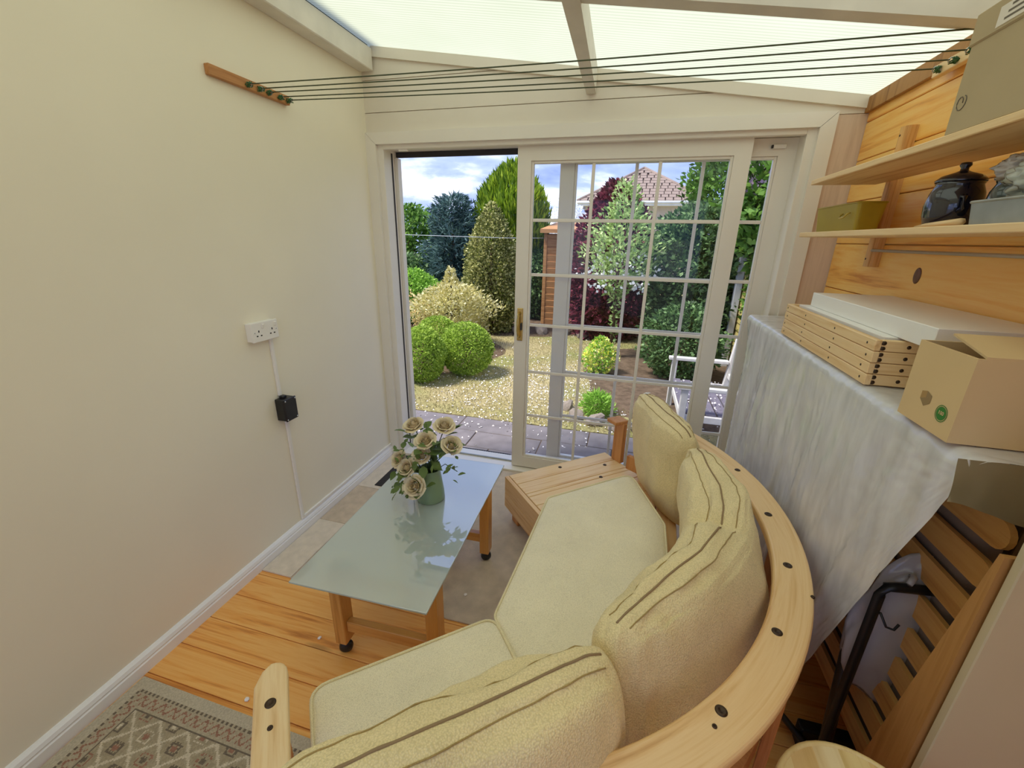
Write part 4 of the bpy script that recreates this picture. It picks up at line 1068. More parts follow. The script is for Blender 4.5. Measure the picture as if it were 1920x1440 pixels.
tube('frame_tube', [bl(p) for p in ((2.252, -1.505, 0.02), (2.252, -1.505, 0.745), (2.262, -1.503, 0.770), (2.285, -1.500, 0.772), (2.500, -1.470, 0.772))], 0.0115, M['black_metal'], bd, 10)
tube('frame_tube', [bl(p) for p in ((2.252, -0.15, 0.02), (2.252, -0.15, 1.12), (2.30, -0.14, 1.15), (2.36, -0.13, 1.15), (2.36, -0.13, 0.05))], 0.0115, M['frame_dark'], bd, 10)
tube('frame_tube', [bl((2.365, -1.60, 0.08)), bl((2.365, -1.60, 1.15)), bl((2.365, -0.16, 1.15))], 0.010, M['frame_dark'], bd, 10)
tube('leg_tube', [bl((2.290, -1.470, 0.05)), bl((2.262, -1.440, 0.62))], 0.016, M['frame_dark'], bd, 10)
tube('leg_tube', [bl((2.215, -1.250, 0.02)), bl((2.300, -1.520, 0.10))], 0.011, M['black_metal'], bd, 10)
box('foot_bar', *[c for c in (-0.085, 0.165)], -0.535, -0.495, 0.0, 0.085, M['black_metal'], bd, 0.006, 2)
box('foot_bar', -0.085, 0.165, 0.62, 0.66, 0.0, 0.06, M['black_metal'], bd, 0.006, 2)
tube('hook', [bl(p) for p in ((2.262, -1.512, 0.70), (2.275, -1.525, 0.672), (2.292, -1.525, 0.668), (2.300, -1.522, 0.684))], 0.003, M['black'], bd, 6)

# polythene dust sheet
def sheet():
    e = thing('plastic_sheet', 'clear crinkled polythene sheet draped over the folded bed', 'plastic sheet', (2.20, -0.85, 1.19))
    nu, nv = 150, 76
    Y0, Y1 = -0.045, -1.665
    v, f = [], []
    for i in range(nu + 1):
        u = i / nu; y = Y0 + (Y1 - Y0) * u
        # lowest hem height along the length: rises in a long diagonal at the near end
        zb = 0.12
        if y < -1.33: zb = 0.12 + (1.02) * min(1.0, (-1.33 - y) / 0.325) ** 0.95
        zb += 0.012 * mnoise.noise(Vector((y * 9, 3.3, 0)))
        for j in range(nv + 1):
            t_ = j / nv
            if t_ < 0.22:
                x = 2.475 - (2.475 - 2.225) * (t_ / 0.22); z = 1.1895
            elif t_ < 0.30:
                a = (t_ - 0.22) / 0.08 * PI / 2; x = 2.225 - 0.030 * math.sin(a); z = 1.1595 + 0.030 * math.cos(a)
            else:
                s = (t_ - 0.30) / 0.70; z = 1.1595 + (zb - 1.1595) * s; x = 2.195
            dn = max(0.0, (1.185 - z))
            fold = 0.018 * mnoise.noise(Vector((y * 6.5 + 1.6 * z, z * 0.6, 1.1))) + 0.016 * (0.25 - abs(mnoise.noise(Vector((y * 9 + 2.2 * z, z * 0.9, 5.0))))) + 0.003 * mnoise.noise(Vector((y * 30, z * 7, 8.0)))
            crk = 0.0035 * mnoise.noise(Vector((y * 60, z * 60, x * 40)))
            x -= min(1.0, dn * 5) * (0.001 + fold * 0.85) + crk * 0.9 - 0.010
            if dn < 0.02: z += 0.0022 * abs(mnoise.noise(Vector((x * 40, y * 22, 2)))) + 0.0006
            else: z += 0.006 * mnoise.noise(Vector((y * 24, 0.3, 2.2))) * (1 if t_ < 0.34 else 0.3)
            # far end gathers in and rounds over
            ye = y - 0.05 * max(0, dn - 0.3) * (1 - u) ** 4
            if u < 0.06: x += (0.06 - u) / 0.06 * 0.05 * min(1, dn * 4)
            v.append((x - 2.20, ye + 0.85, z - 1.19))
    for i in range(nu):
        for j in range(nv):
            a = i * (nv + 1) + j; f.append((a, a + 1, a + nv + 2, a + nv + 1))
    pyd('front_drape', v, f, M['film'], e, True)
    v, f = [], []; nu, nv = 40, 12
    for i in range(nu + 1):
        x = 2.475 - (2.475 - 2.185) * i / nu
        for j in range(nv + 1):
            t_ = j / nv; z = 1.190 - 0.095 * t_ * (1 + 0.35 * mnoise.noise(Vector((x * 8, 0, 3)))); y = -1.664 - 0.012 * t_ - 0.010 * mnoise.noise(Vector((x * 18, t_, 2))) * t_
            v.append((x - 2.20, y + 0.85, z - 1.19))
    for i in range(nu):
        for j in range(nv):
            a = i * (nv + 1) + j; f.append((a, a + 1, a + nv + 2, a + nv + 1))
    pyd('end_flap', v, f, M['film'], e, True)
sheet()

# carrier bag hanging in the bed frame
def lumpy(name, c, r, mat, parent, seed, amp=0.25, sub=4, fr=3.0):
    bm = bmesh.new(); bmesh.ops.create_icosphere(bm, subdivisions=sub, radius=1.0)
    for v_ in bm.verts:
        d = v_.co.normalized(); k = 1 + amp * mnoise.noise(d * fr + Vector((seed, 0, 0))) + amp * 0.5 * mnoise.noise(d * fr * 2.6 + Vector((0, seed, 0))) + amp * 0.25 * abs(mnoise.noise(d * fr * 6 + Vector((0, 0, seed))))
        v_.co = Vector((d.x * r[0] * k, d.y * r[1] * k, d.z * r[2] * k))
    return from_bm(name, bm, mat, parent, True, c)
cbg = thing('carrier_bag', 'white plastic carrier bag hanging inside the folded bed frame', 'bag', (2.40, -1.40, 0.0))
lumpy('bag_body', (-0.035, -0.055, 0.600), (0.125, 0.040, 0.230), M['bagfilm'], cbg, 2.2, 0.16, 4, 2.2)
tube('bag_handle', [(-0.075, -0.06, 0.78), (-0.085, -0.09, 0.80), (-0.100, -0.105, 0.790)], 0.007, M['bagfilm'], cbg, 6)

# things stacked on top of the sheet
TOPZ = 1.1935
def crate():
    x0, x1, y0, y1 = 2.216, 2.462, -1.247, -0.555
    e = thing('pine_crate', 'shallow pale pine crate on the plastic-covered bed', 'crate', ((x0 + x1) / 2, (y0 + y1) / 2, TOPZ))
    hx, hy = (x1 - x0) / 2, (y1 - y0) / 2; bh = 0.0305; th = 0.016
    for k in range(4):
        z = bh * (k + 0.5); ext = 0.004 if k % 2 else 0.0
        cbox('board', (-hx + th / 2, 0, z), (th, 2 * hy - ext, bh - 0.0015), M['pine_pale'], e, 0.002, 1)
        cbox('board', (hx - th / 2, 0, z), (th, 2 * hy, bh - 0.0015), M['pine_pale'], e, 0.002, 1)
        cbox('board', (0, -hy + th / 2 + 0.003, z), (2 * hx - 2 * th, th, bh - 0.0015), M['pine_x'], e, 0.002, 1)
        cbox('board', (0, hy - th / 2, z), (2 * hx - 2 * th, th, bh - 0.0015), M['pine_x'], e, 0.002, 1)
        for yy in (-hy + 0.03, -hy + 0.23, hy - 0.22, hy - 0.03):
            lathe('screw_hole', [(0, 0.0004), (0.0035, 0.0004), (0.0035, -0.001)], M['bolt'], e, 10, (-hx, yy + 0.01 * (k % 2), z), (0, -PI / 2, 0))
        for zz in (-0.007, 0.007):
            lathe('bolt', [(0, 0.0015), (0.0052, 0.0010), (0.0062, -0.001)], M['bolt'], e, 12, (-hx + 0.020, -hy + 0.003, z + zz), (PI / 2, 0, 0))
        lathe('screw_hole', [(0, 0.0015), (0.0045, 0.0010), (0.0055, -0.001)], M['bolt'], e, 12, (-hx + 0.075, -hy + 0.003, z), (PI / 2, 0, 0))
    box('base', -hx + th, hx - th, -hy + th + 0.003, hy - th, 0.001, 0.009, M['pine_pale'], e)
    for yy in (-hy + 0.05, hy - 0.05): box('cleat', -hx + th, hx - th, yy - 0.012, yy + 0.012, 0.009, 0.104, M['pine_x'], e)
crate()
o = cbox('white_panel', (2.344, -0.905, TOPZ + 0.115), (0.196, 0.62, 0.020), M['white_board'], None, 0.001, 1); tag(o, 'thin white panel lying inside the pine crate', 'panel')
sh = cbox('shelf_board', (2.4025, -0.985, TOPZ + 0.125 + 0.0255), (0.255, 0.730, 0.050), M['white_board'], None, 0.0015, 1); tag(sh, 'thick white shelf board lying across the pine crate', 'shelf')

def text_mesh(txt, size, mat, parent, loc, rot, name='print', ext=0.0003):
    cu = bpy.data.curves.new('txt', 'FONT'); cu.body = txt; cu.size = size; cu.align_x = 'CENTER'; cu.align_y = 'CENTER'; cu.extrude = ext; cu.resolution_u = 3
    o = bpy.data.objects.new('tmp_text', cu); COL.objects.link(o); bpy.context.view_layer.update()
    me = bpy.data.meshes.new_from_object(o.evaluated_get(bpy.context.evaluated_depsgraph_get()))
    bpy.data.objects.remove(o); bpy.data.curves.remove(cu); me.materials.clear(); me.materials.append(mat)
    return link_mesh(name, me, None, parent, loc, rot)

def open_box():
    x0, x1, y0, y1, h = 2.200, 2.505, -1.603, -1.440, 0.164
    e = thing('cardboard_box', 'open brown cardboard box with a green printed emblem beside the crate', 'box', (x0, y1, TOPZ))
    lx_, ly = x1 - x0, y1 - y0; t_ = 0.004
    box('wall_panel', 0, t_, -ly, 0, 0, h, M['card'], e); box('wall_panel', lx_ - t_, lx_, -ly, 0, 0, h, M['card'], e)
    box('wall_panel', t_, lx_ - t_, -ly, -ly + t_, 0, h, M['card'], e); box('wall_panel', t_, lx_ - t_, -t_, 0, 0, h, M['card'], e)
    box('bottom', t_, lx_ - t_, -ly + t_, -t_, 0.001, 0.004, M['card_in'], e)
    # near flap lifted inwards
    v = [(0.012, -ly + 0.001, h), (lx_, -ly + 0.001, h), (lx_ - 0.002, -ly + 0.118, h + 0.020), (0.024, -ly + 0.118, h + 0.020)]
    v2 = [(a, b, c + 0.004) for (a, b, c) in v]
    pyd('flap', v + v2, [(0, 3, 2, 1), (4, 5, 6, 7), (0, 1, 5, 4), (1, 2, 6, 5), (2, 3, 7, 6), (3, 0, 4, 7)], M['card'], e)
    v = [(lx_ - 0.1, -0.001, h), (lx_ - 0.005, -0.001, h), (lx_ - 0.01, -0.09, h - 0.03), (lx_ - 0.1, -0.09, h - 0.03)]
    # printed marks on the left face
    def disc(r0, r1, yy, zz, mat, nm, n=28):
        vv = []; ff = []
        for k in range(n):
            a = 2 * PI * k / n
            vv += [(-0.0006, yy + r0 * math.cos(a), zz + r0 * math.sin(a)), (-0.0006, yy + r1 * math.cos(a), zz + r1 * math.sin(a))]
        for k in range(n): a, b = 2 * k, 2 * ((k + 1) % n); ff.append((a, a + 1, b + 1, b))
        return pyd(nm, vv, ff, mat, e)
    cy_, cz_ = -1.566 + 1.440, 1.238 - TOPZ
    em = disc(0.0, 0.0135, cy_, cz_, M['logo_green'], 'emblem'); em['label'] = 'round green printed emblem'
    disc(0.0152, 0.0168, cy_, cz_, M['logo_green'], 'emblem_ring')
    tx = text_mesh('100', 0.0105, M['card'], e, (-0.0010, cy_, cz_ + 0.001), (PI / 2, 0, -PI / 2))
    ty, tz = -1.512 + 1.440, 1.250 - TOPZ
    hexa = [(ty - 0.016, tz - 0.006), (ty, tz - 0.016), (ty + 0.016, tz - 0.004), (ty + 0.016, tz + 0.012), (ty, tz + 0.016), (ty - 0.016, tz + 0.010)]
    ctr = (ty, tz + 0.002)
    for k in range(6):
        a, b = hexa[k], hexa[(k + 1) % 6]
        if k % 2 == 0:
            c_ = hexa[(k + 2) % 6]
            pyd('cube_mark', [(-0.0006, *ctr), (-0.0006, *a), (-0.0006, *b), (-0.0006, *c_)], [(0, 1, 2, 3)], (M['logo_brown'], M['card_in'], M['logo_brown'])[k // 2], e)
    return e
open_box()

# =================================================================== WALL SHELVES AND WHAT STANDS ON THEM
shf = thing('pine_shelf', 'two-tier pine wall shelf on round-fronted uprights', 'shelf', (W, -1.2, 1.46))
S0 = Vector((W, -1.2, 1.46))
def sl(x, y, z): return (x - S0.x, y - S0.y, z - S0.z)
LOW, UPP = 1.589, 1.790
for z in (LOW, UPP):
    cbox('shelf_plank', sl(2.381, -1.28, z - 0.009), (0.228, 1.86, 0.018), M['pine_pale'], shf, 0.002, 1)
for y in (-0.420, -1.80):
    pts = [(0.0, -0.027), (0.0, 0.027)] + [(-0.022 - 0.018 * math.cos(a), -0.027 * math.sin(a)) for a in [-PI / 2 + i * PI / 8 for i in range(9)]]
    prism('upright', pts, 0.0, 0.497, M['pine_upright'], shf, 0, 1, sl(W, y, 1.462))
    for z in (1.492, 1.93): lathe('screw', [(0, 0.001), (0.004, 0.0005), (0.004, -0.002)], M['bolt'], shf, 10, sl(W - 0.040, y, z), (0, -PI / 2, 0))
tube('hanging_rod', [sl(2.506, -0.44, 1.525), sl(2.506, -2.18, 1.525)], 0.0055, M['alu'], shf, 10)

def tin():
    e = thing('olive_tin', 'long olive yellow tin with a wire handle on the lower shelf', 'tin', (2.385, -0.452, LOW))
    hx, hy, h = 0.045, 0.188, 0.098; fl_ = 0.010
    lo = [(-hx + fl_, -hy + fl_), (hx - fl_, -hy + fl_), (hx - fl_, hy - fl_), (-hx + fl_, hy - fl_)]; hi = [(-hx, -hy), (hx, -hy), (hx, hy), (-hx, hy)]
    lo = round_poly(lo, 0.012, 4); hi = round_poly(hi, 0.014, 4); n = len(lo)
    v = [(*p, 0) for p in lo] + [(*p, h) for p in hi] + [(p[0] * 0.965, p[1] * 0.985, h) for p in hi] + [(p[0] * 0.95, p[1] * 0.98, 0.004) for p in lo]
    f = [tuple(range(n - 1, -1, -1))]
    for r_ in range(3): f += [(r_ * n + i, r_ * n + (i + 1) % n, (r_ + 1) * n + (i + 1) % n, (r_ + 1) * n + i) for i in range(n)]
    f.append(tuple(range(3 * n, 4 * n)))
    pyd('body', v, f, M['tin'], e)
    tube('rolled_rim', [(*p, h) for p in hi], 0.003, M['tin'], e, 6, True)
    pyd('lid', [(p[0] * 0.97, p[1] * 0.985, h - 0.004) for p in hi], [tuple(range(n))], M['tin'], e)
    tube('wire_handle', [(-hx + 0.001, -0.135, 0.066), (-hx - 0.008, -0.135, 0.062), (-hx - 0.013, -0.125, 0.050), (-hx - 0.013, -0.090, 0.048), (-hx - 0.008, -0.080, 0.058), (-hx + 0.001, -0.080, 0.064)], 0.0028, M['tin_dark'], e, 8)
tin()
cb_ = thing('pine_offcut', 'short pine offcut leaning by the shelf upright', 'wood offcut', (2.508, -0.300, LOW))
cbox('block', (0, 0, 0.045), (0.020, 0.040, 0.088), M['pine_pale'], cb_, 0.002, 1, (0, 0, 0))
def jar(label, loc, s, mat):
    e = thing('enamel_jar', label, 'jar', loc, group='dark enamel jars'); e.scale = (0.86, 0.86, 1.0)
    lathe('body', [(0, 0), (0.050 * s, 0), (0.056 * s, 0.006 * s), (0.064 * s, 0.030 * s), (0.067 * s, 0.055 * s), (0.062 * s, 0.085 * s), (0.053 * s, 0.104 * s), (0.056 * s, 0.110 * s), (0.050 * s, 0.112 * s), (0, 0.112 * s)], mat, e, 36)
    ld = lathe('lid', [(0.057 * s, 0.112 * s), (0.058 * s, 0.116 * s), (0.046 * s, 0.126 * s), (0.020 * s, 0.134 * s), (0.010 * s, 0.138 * s), (0.009 * s, 0.144 * s), (0.014 * s, 0.150 * s), (0.012 * s, 0.156 * s), (0, 0.158 * s)], mat, e, 36)
    hd = tube('side_handle', [(-0.02 * s, -0.062 * s, 0.075 * s), (-0.022 * s, -0.082 * s, 0.072 * s), (-0.022 * s, -0.084 * s, 0.045 * s), (-0.02 * s, -0.066 * s, 0.040 * s)], 0.005 * s, mat, e, 8)
jar('lidded midnight blue enamel jar on the lower shelf', (2.392, -1.045, LOW), 1.02, M['enamel'])
jar('dark teal enamel jar half hidden by the crumpled plastic bag', (2.415, -1.215, LOW), 0.9, plain('teal_enamel', srgb(22, 48, 52), 0.12, 0.6, Coat_Weight=0.8))
def tray():
    e = thing('metal_tray', 'shallow galvanised metal tray on the lower shelf', 'tray', (2.385, -1.47, LOW))
    hx, hy, h = 0.105, 0.175, 0.046
    lo = round_poly([(-hx, -hy), (hx, -hy), (hx, hy), (-hx, hy)], 0.02, 4); n = len(lo)
    v = [(p[0] * 0.95, p[1] * 0.97, 0) for p in lo] + [(*p, h) for p in lo] + [(p[0] * 0.975, p[1] * 0.985, h) for p in lo] + [(p[0] * 0.92, p[1] * 0.95, 0.003) for p in lo]
    f = [tuple(range(n - 1, -1, -1))]
    for r_ in range(3): f += [(r_ * n + i, r_ * n + (i + 1) % n, (r_ + 1) * n + (i + 1) % n, (r_ + 1) * n + i) for i in range(n)]
    f.append(tuple(range(3 * n, 4 * n)))
    pyd('pan', v, f, M['steel'], e)
    tube('rolled_rim', [(p[0], p[1], h) for p in lo], 0.003, M['steel'], e, 6, True)
tray()
cp = thing('crumpled_bag', 'crumpled translucent white and green plastic bag in the metal tray', 'plastic bag', (2.385, -1.41, LOW + 0.004))
lumpy('bag_body', (0, 0.0, 0.088), (0.078, 0.125, 0.062), M['produce'], cp, 6.1, 0.34, 5, 2.6)
lumpy('bag_neck', (-0.02, 0.135, 0.112), (0.030, 0.050, 0.026), M['bagfilm'], cp, 9.4, 0.5, 4, 3.0)
lumpy('contents', (0.01, -0.01, 0.075), (0.055, 0.10, 0.045), plain('green_contents', srgb(120, 140, 92), 0.8), cp, 3.3, 0.2, 3, 2.0)
st = thing('kindling_stick', 'split pale wooden stick lying on the front of the lower shelf', 'stick', (2.300, -1.17, LOW))
tube('stick', [(0.02, 0.12, 0.004), (0.008, 0.05, 0.006), (0.0, -0.02, 0.007), (-0.004, -0.10, 0.009)], [0.002, 0.005, 0.0065, 0.008], M['pine_pale'], st, 6)

def top_box():
    x0, x1, y0, y1, h = 2.268, 2.520, -1.70, -1.150, 0.236
    e = thing('lidded_carton', 'large grey-brown cardboard carton with a paper label on the upper shelf', 'box', (x0, y1, UPP))
    lx_, ly = x1 - x0, y1 - y0
    box('carton', 0.003, lx_ - 0.003, -ly + 0.003, -0.003, 0, h - 0.004, M['card2'], e, 0.002, 1)
    box('lid', -0.001, lx_ + 0.001, -ly - 0.001, 0.001, h * 0.74, h, M['card2'], e, 0.003, 1)
    lbl = box('paper_label', -0.0018, -0.001, -0.215, -0.075, h * 0.775, h * 0.775 + 0.036, M['paper'], e)
    for k in range(3): box('label_line', -0.0022, -0.0018, -0.165 + 0.0 * k, -0.095 - 0.006 * k, h * 0.775 + 0.007 + 0.010 * k, h * 0.775 + 0.011 + 0.010 * k, M['print'], lbl)
    # scribble near the bottom corner
    tube('pen_mark', [(0.002, -0.025 - 0.012 * math.cos(k * 0.6) - 0.001 * k, 0.060 + 0.014 * math.sin(k * 0.6)) for k in range(14)], 0.0008, M['print'], e, 4)
top_box()

# =================================================================== BOARDS AND STOOL AT THE NEAR RIGHT
pc = cbox('cream_panel', (2.245 + 0.145, -1.765, 0.63), (0.290, 0.018, 1.26), M['panel_cream'], None, 0.002, 1); tag(pc, 'tall cream board standing on edge at the near right', 'board')
v = []
for (y0, y1, z) in ((-1.752, -1.600, 0.0), (-1.752, -1.742, 1.06)):
    v += [(2.236, y0, z), (2.262, y0, z), (2.262, y1, z), (2.236, y1, z)]
o = pyd('brown_board', v, [(0, 3, 2, 1), (4, 5, 6, 7), (0, 1, 5, 4), (1, 2, 6, 5), (2, 3, 7, 6), (3, 0, 4, 7)], M['brown_board']); tag(o, 'tapering brown wooden board standing behind the cream board', 'board')
def stool():
    e = thing('round_stool', 'round laminated wooden stool top at the bottom right corner', 'stool', (2.085, -1.935, 0))
    R_ = 0.142; zt = 0.600; n = 6
    cols = [M['stool']] + [wood('stool_strip_%d' % i, srgb(*a), srgb(*b), srgb(*c), 'Y', 0.4, False, cross=14) for i, (a, b, c) in enumerate((((222, 190, 130), (210, 176, 114), (190, 150, 92)), ((236, 218, 172), (228, 206, 156), (208, 180, 124))))]
    for k in range(n):
        xa, xb = -R_ + 2 * R_ * k / n, -R_ + 2 * R_ * (k + 1) / n; pts = []
        m = 7
        for i in range(m + 1):
            x = xa + (xb - xa) * i / m; pts.append((x, math.sqrt(max(0, (R_ - 0.008) ** 2 - x * x)) if abs(x) < R_ - 0.008 else 0.0))
        for i in range(m, -1, -1):
            x = xa + (xb - xa) * i / m; pts.append((x, -math.sqrt(max(0, (R_ - 0.008) ** 2 - x * x)) if abs(x) < R_ - 0.008 else -0.0))
        pp = []
        for p in pts:
            if not pp or (Vector(p) - Vector(pp[-1])).length > 1e-4: pp.append(p)
        if (Vector(pp[0]) - Vector(pp[-1])).length < 1e-4: pp.pop()
        prism('seat_strip', pp, zt - 0.026, zt - 0.002, cols[k % 3], e)
    lathe('rim', [(R_ - 0.012, zt - 0.030), (R_ - 0.002, zt - 0.030), (R_ + 0.002, zt - 0.016), (R_, zt - 0.002), (R_ - 0.005, zt + 0.001), (R_ - 0.010, zt - 0.002), (R_ - 0.012, zt - 0.030)], M['stool'], e, 48)
    for a in (0.6, 2.2, 3.75, 5.3):
        c_, s_ = math.cos(a), math.sin(a)
        tube('leg', [(0.085 * c_, 0.085 * s_, zt - 0.028), (0.135 * c_, 0.135 * s_, 0.0)], 0.014, M['stool'], e, 10)
    tube('footrest_ring', [(0.118 * math.cos(k * PI / 12), 0.118 * math.sin(k * PI / 12), 0.20) for k in range(24)], 0.007, M['black_metal'], e, 8, True)
stool()

# =================================================================== GARDEN
G = -0.12
lw = cbox('lawn', (0, 20, G - 0.10), (70, 38.0, 0.2), M['lawn']); tag(lw, 'dry patchy lawn beyond the patio', None, kind='structure')
lw.location.y = 1.085 + 19.0
pt = thing('patio', 'weathered grey paving slabs outside the door', None, (0, 0, 0), kind='structure')
box('mortar_bed', -6, 8, 0.19, 1.085, G - 0.12, G - 0.008, M['soil'], pt)
pr = random.Random(3)
sl0 = None
for r_, (ya, yb_) in enumerate(((0.20, 0.485), (0.492, 0.778), (0.785, 1.075))):
    x = -3.0 - 0.21 * r_
    while x < 4.4:
        c = (x + 0.30, (ya + yb_) / 2, G - 0.02 + pr.uniform(-0.003, 0.002))
        if sl0 is None: sl0 = cbox('slab', c, (0.592, 0.283, 0.04), M['slab'], pt, 0.004, 1); o = sl0
        else: o = copy_obj(sl0, pt, c, (pr.uniform(-.006, .006), pr.uniform(-.006, .006), 0))
        x += 0.60
gr = thing('drain_grate', 'black slotted drain grate in the patio by the threshold', 'drain', (0.53, 0.40, G))
box('frame', -0.27, 0.27, -0.045, -0.038, 0, 0.006, M['black_metal'], gr); box('frame', -0.27, 0.27, 0.038, 0.045, 0, 0.006, M['black_metal'], gr)
g0 = None
for k in range(27):
    c = (-0.26 + 0.02 * k, 0, 0.003)
    if g0 is None: g0 = cbox('grate_bar', c, (0.009, 0.076, 0.006), M['black_metal'], gr)
    else: copy_obj(g0, gr, c)
# soil beds
def blob(name, label, c, rx, ry, mat, h=0.03, seed=1):
    v = [(0, 0, h)]; n = 40; f = []
    for k in range(n):
        a = 2 * PI * k / n; q = 1 + 0.12 * mnoise.noise(Vector((math.cos(a) * 2, math.sin(a) * 2, seed)))
        v.append((rx * 0.8 * q * math.cos(a), ry * 0.8 * q * math.sin(a), h * 0.8)); 
    for k in range(n):
        a = 2 * PI * k / n; q = 1 + 0.12 * mnoise.noise(Vector((math.cos(a) * 2, math.sin(a) * 2, seed)))
        v.append((rx * q * math.cos(a), ry * q * math.sin(a), -0.02))
    for k in range(n):
        k2 = (k + 1) % n
        f += [(0, 1 + k, 1 + k2), (1 + k, 1 + n + k, 1 + n + k2, 1 + k2)]
    o = pyd(name, v, f, mat, None, True, c); tag(o, label, None, kind='structure'); return o
blob('soil_bed', 'bare soil under the clipped shrubs', (-1.9, 3.2, G), 1.9, 1.75, M['soil'], 0.025, 2)
blob('soil_bed', 'bare soil under the conifers', (-1.6, 6.3, G), 3.4, 2.0, M['soil'], 0.03, 5)
blob('soil_bed', 'planting bed beside the garden bench', (2.25, 3.0, G), 1.25, 1.85, M['soil'], 0.03, 9)
# edging stones
sr = random.Random(11)
stone_me = []
for s in range(3):
    bm = bmesh.new(); bmesh.ops.create_icosphere(bm, subdivisions=2, radius=1)
    for v_ in bm.verts:
        d = v_.co.normalized(); v_.co = d * (1 + 0.3 * mnoise.noise(d * 1.7 + Vector((s * 7, 0, 0))))
    me = bpy.data.meshes.new('edging_stone'); bm.to_mesh(me); bm.free(); me.materials.append(M['stone']); stone_me.append(me)
for k, (x, y, r_) in enumerate(((1.22, 1.36, 0.085), (1.40, 1.27, 0.10), (1.60, 1.20, 0.085), (1.80, 1.19, 0.10), (1.10, 1.56, 0.08), (0.12, 5.05, 0.16), (0.50, 5.2, 0.18), (-0.25, 4.85, 0.14), (0.9, 5.0, 0.15))):
    o = link_mesh('edging_stone', stone_me[k % 3], None, None, (x, y, G + r_ * 0.30), (sr.uniform(0, 1), sr.uniform(0, 1), sr.uniform(0, 6))); o.scale = (r_, r_ * 0.8, r_ * 0.6)
    tag(o, ('edging stone at the near left corner of the bench bed', 'edging stone in front of the low ferny plant', 'edging stone right of the low ferny plant', 'edging stone nearest the garden bench', 'edging stone left behind the low ferny plant', 'large stone at the foot of the shed corner', 'large stone in front of the shed boards', 'stone at the foot of the variegated column', 'stone under the purple-leafed tree')[k], 'stone', 'edging stones along the planting beds')

def leaf_cloud(name, pts, dirs, ln, wd, mat, parent, roll=None):
    n = len(pts); d = dirs / np.linalg.norm(dirs, axis=1, keepdims=True)
    ref = rng.normal(size=(n, 3)); s = np.cross(d, ref); s /= np.linalg.norm(s, axis=1, keepdims=True)
    nm = np.cross(s, d)
    ln = (ln * rng.uniform(0.65, 1.25, size=n))[:, None]; wd = (wd * rng.uniform(0.7, 1.2, size=n))[:, None]
    V = np.empty((n, 4, 3)); V[:, 0] = pts; V[:, 1] = pts + d * ln * 0.5 + s * wd / 2 + nm * wd * 0.12; V[:, 2] = pts + d * ln; V[:, 3] = pts + d * ln * 0.5 - s * wd / 2 + nm * wd * 0.12
    me = bpy.data.meshes.new(name)
    me.vertices.add(4 * n); me.vertices.foreach_set('co', V.reshape(-1).astype(np.float32))
    F = np.arange(4 * n, dtype=np.int32)
    me.loops.add(4 * n); me.loops.foreach_set('vertex_index', F)
    me.polygons.add(n); me.polygons.foreach_set('loop_start', np.arange(0, 4 * n, 4, dtype=np.int32)); me.polygons.foreach_set('loop_total', np.full(n, 4, np.int32))
    me.update(); me.validate()
    return link_mesh(name, me, mat, parent)

def crown(prof, n, rx, ry, h, lump=0.18, lfreq=2.2, shell=0.5, seed=0, outb=1.0, upb=0.2, rnd=0.8, droop=0.0):
    """sample leaf anchors inside a plant outline; prof = [(t, r)] over the height"""
    T = np.array([p[0] for p in prof]); R_ = np.array([p[1] for p in prof])
    tt = rng.uniform(0, 1, 6 * n); keep = rng.uniform(0, R_.max(), 6 * n) < np.interp(tt, T, R_)
    tt = tt[keep][:n]; m = len(tt)
    a = rng.uniform(0, 2 * PI, m)
    k = np.sqrt(rng.uniform(shell ** 2, 1, m))
    lum = np.array([mnoise.noise(Vector((math.cos(x) * lfreq * 0.7 + seed, math.sin(x) * lfreq * 0.7, y * lfreq * 1.6 + seed))) for x, y in zip(a, tt)])
    r = np.interp(tt, T, R_) * k * (1 + lump * 2 * lum)
    P = np.stack([rx * r * np.cos(a), ry * r * np.sin(a), h * tt * (1 + 0.10 * lump * lum)], 1)
    D = np.stack([np.cos(a) * outb, np.sin(a) * outb, upb + 0.8 * (tt - 0.4) * outb - droop], 1) + rng.normal(size=(m, 3)) * rnd
    return P, D

def plant(name, label, cat, loc, prof, rx, ry, h, n, ln, wd, mat, trunk=0.03, trunk_h=None, group=None, **kw):
    e = thing(name, label, cat, loc, group=group)
    P, D = crown(prof, n, rx, ry, h, **kw)
    leaf_cloud('foliage', P, D, ln, wd, mat, e)
    th = trunk_h or h * 0.7
    trk = tube('trunk', [(0, 0, -0.03), (0.01 * rx, 0.0, th * 0.5), (0, 0.01, th)], [trunk, trunk * 0.8, trunk * 0.35], M['bark'], e, 8)
    pr_ = random.Random(int(n))
    for k in range(5):
        a = pr_.uniform(0, 2 * PI); z = th * pr_.uniform(0.3, 0.85); R1 = np.interp(z / h + 0.1, [p[0] for p in prof], [p[1] for p in prof])
        tube('branch', [(0, 0, z), (rx * R1 * 0.4 * math.cos(a), ry * R1 * 0.4 * math.sin(a), z + 0.06 * h), (rx * R1 * 0.75 * math.cos(a), ry * R1 * 0.75 * math.sin(a), z + 0.14 * h)], [trunk * 0.45, trunk * 0.3, trunk * 0.12], M['bark'], trk, 6)
    return e
BALL = [(0, 0.35), (0.08, 0.62), (0.2, 0.86), (0.38, 1.0), (0.55, 1.0), (0.72, 0.88), (0.86, 0.66), (0.95, 0.4), (1, 0.12)]
COLUMN = [(0, 0.7), (0.15, 0.92), (0.35, 1.0), (0.55, 0.92), (0.75, 0.66), (0.88, 0.40), (1, 0.08)]
TALL = [(0, 0.75), (0.3, 1.0), (0.6, 0.98), (0.78, 0.82), (0.9, 0.52), (1, 0.1)]
TREE = [(0, 0.45), (0.15, 0.7), (0.4, 1.0), (0.65, 0.95), (0.85, 0.65), (1, 0.15)]
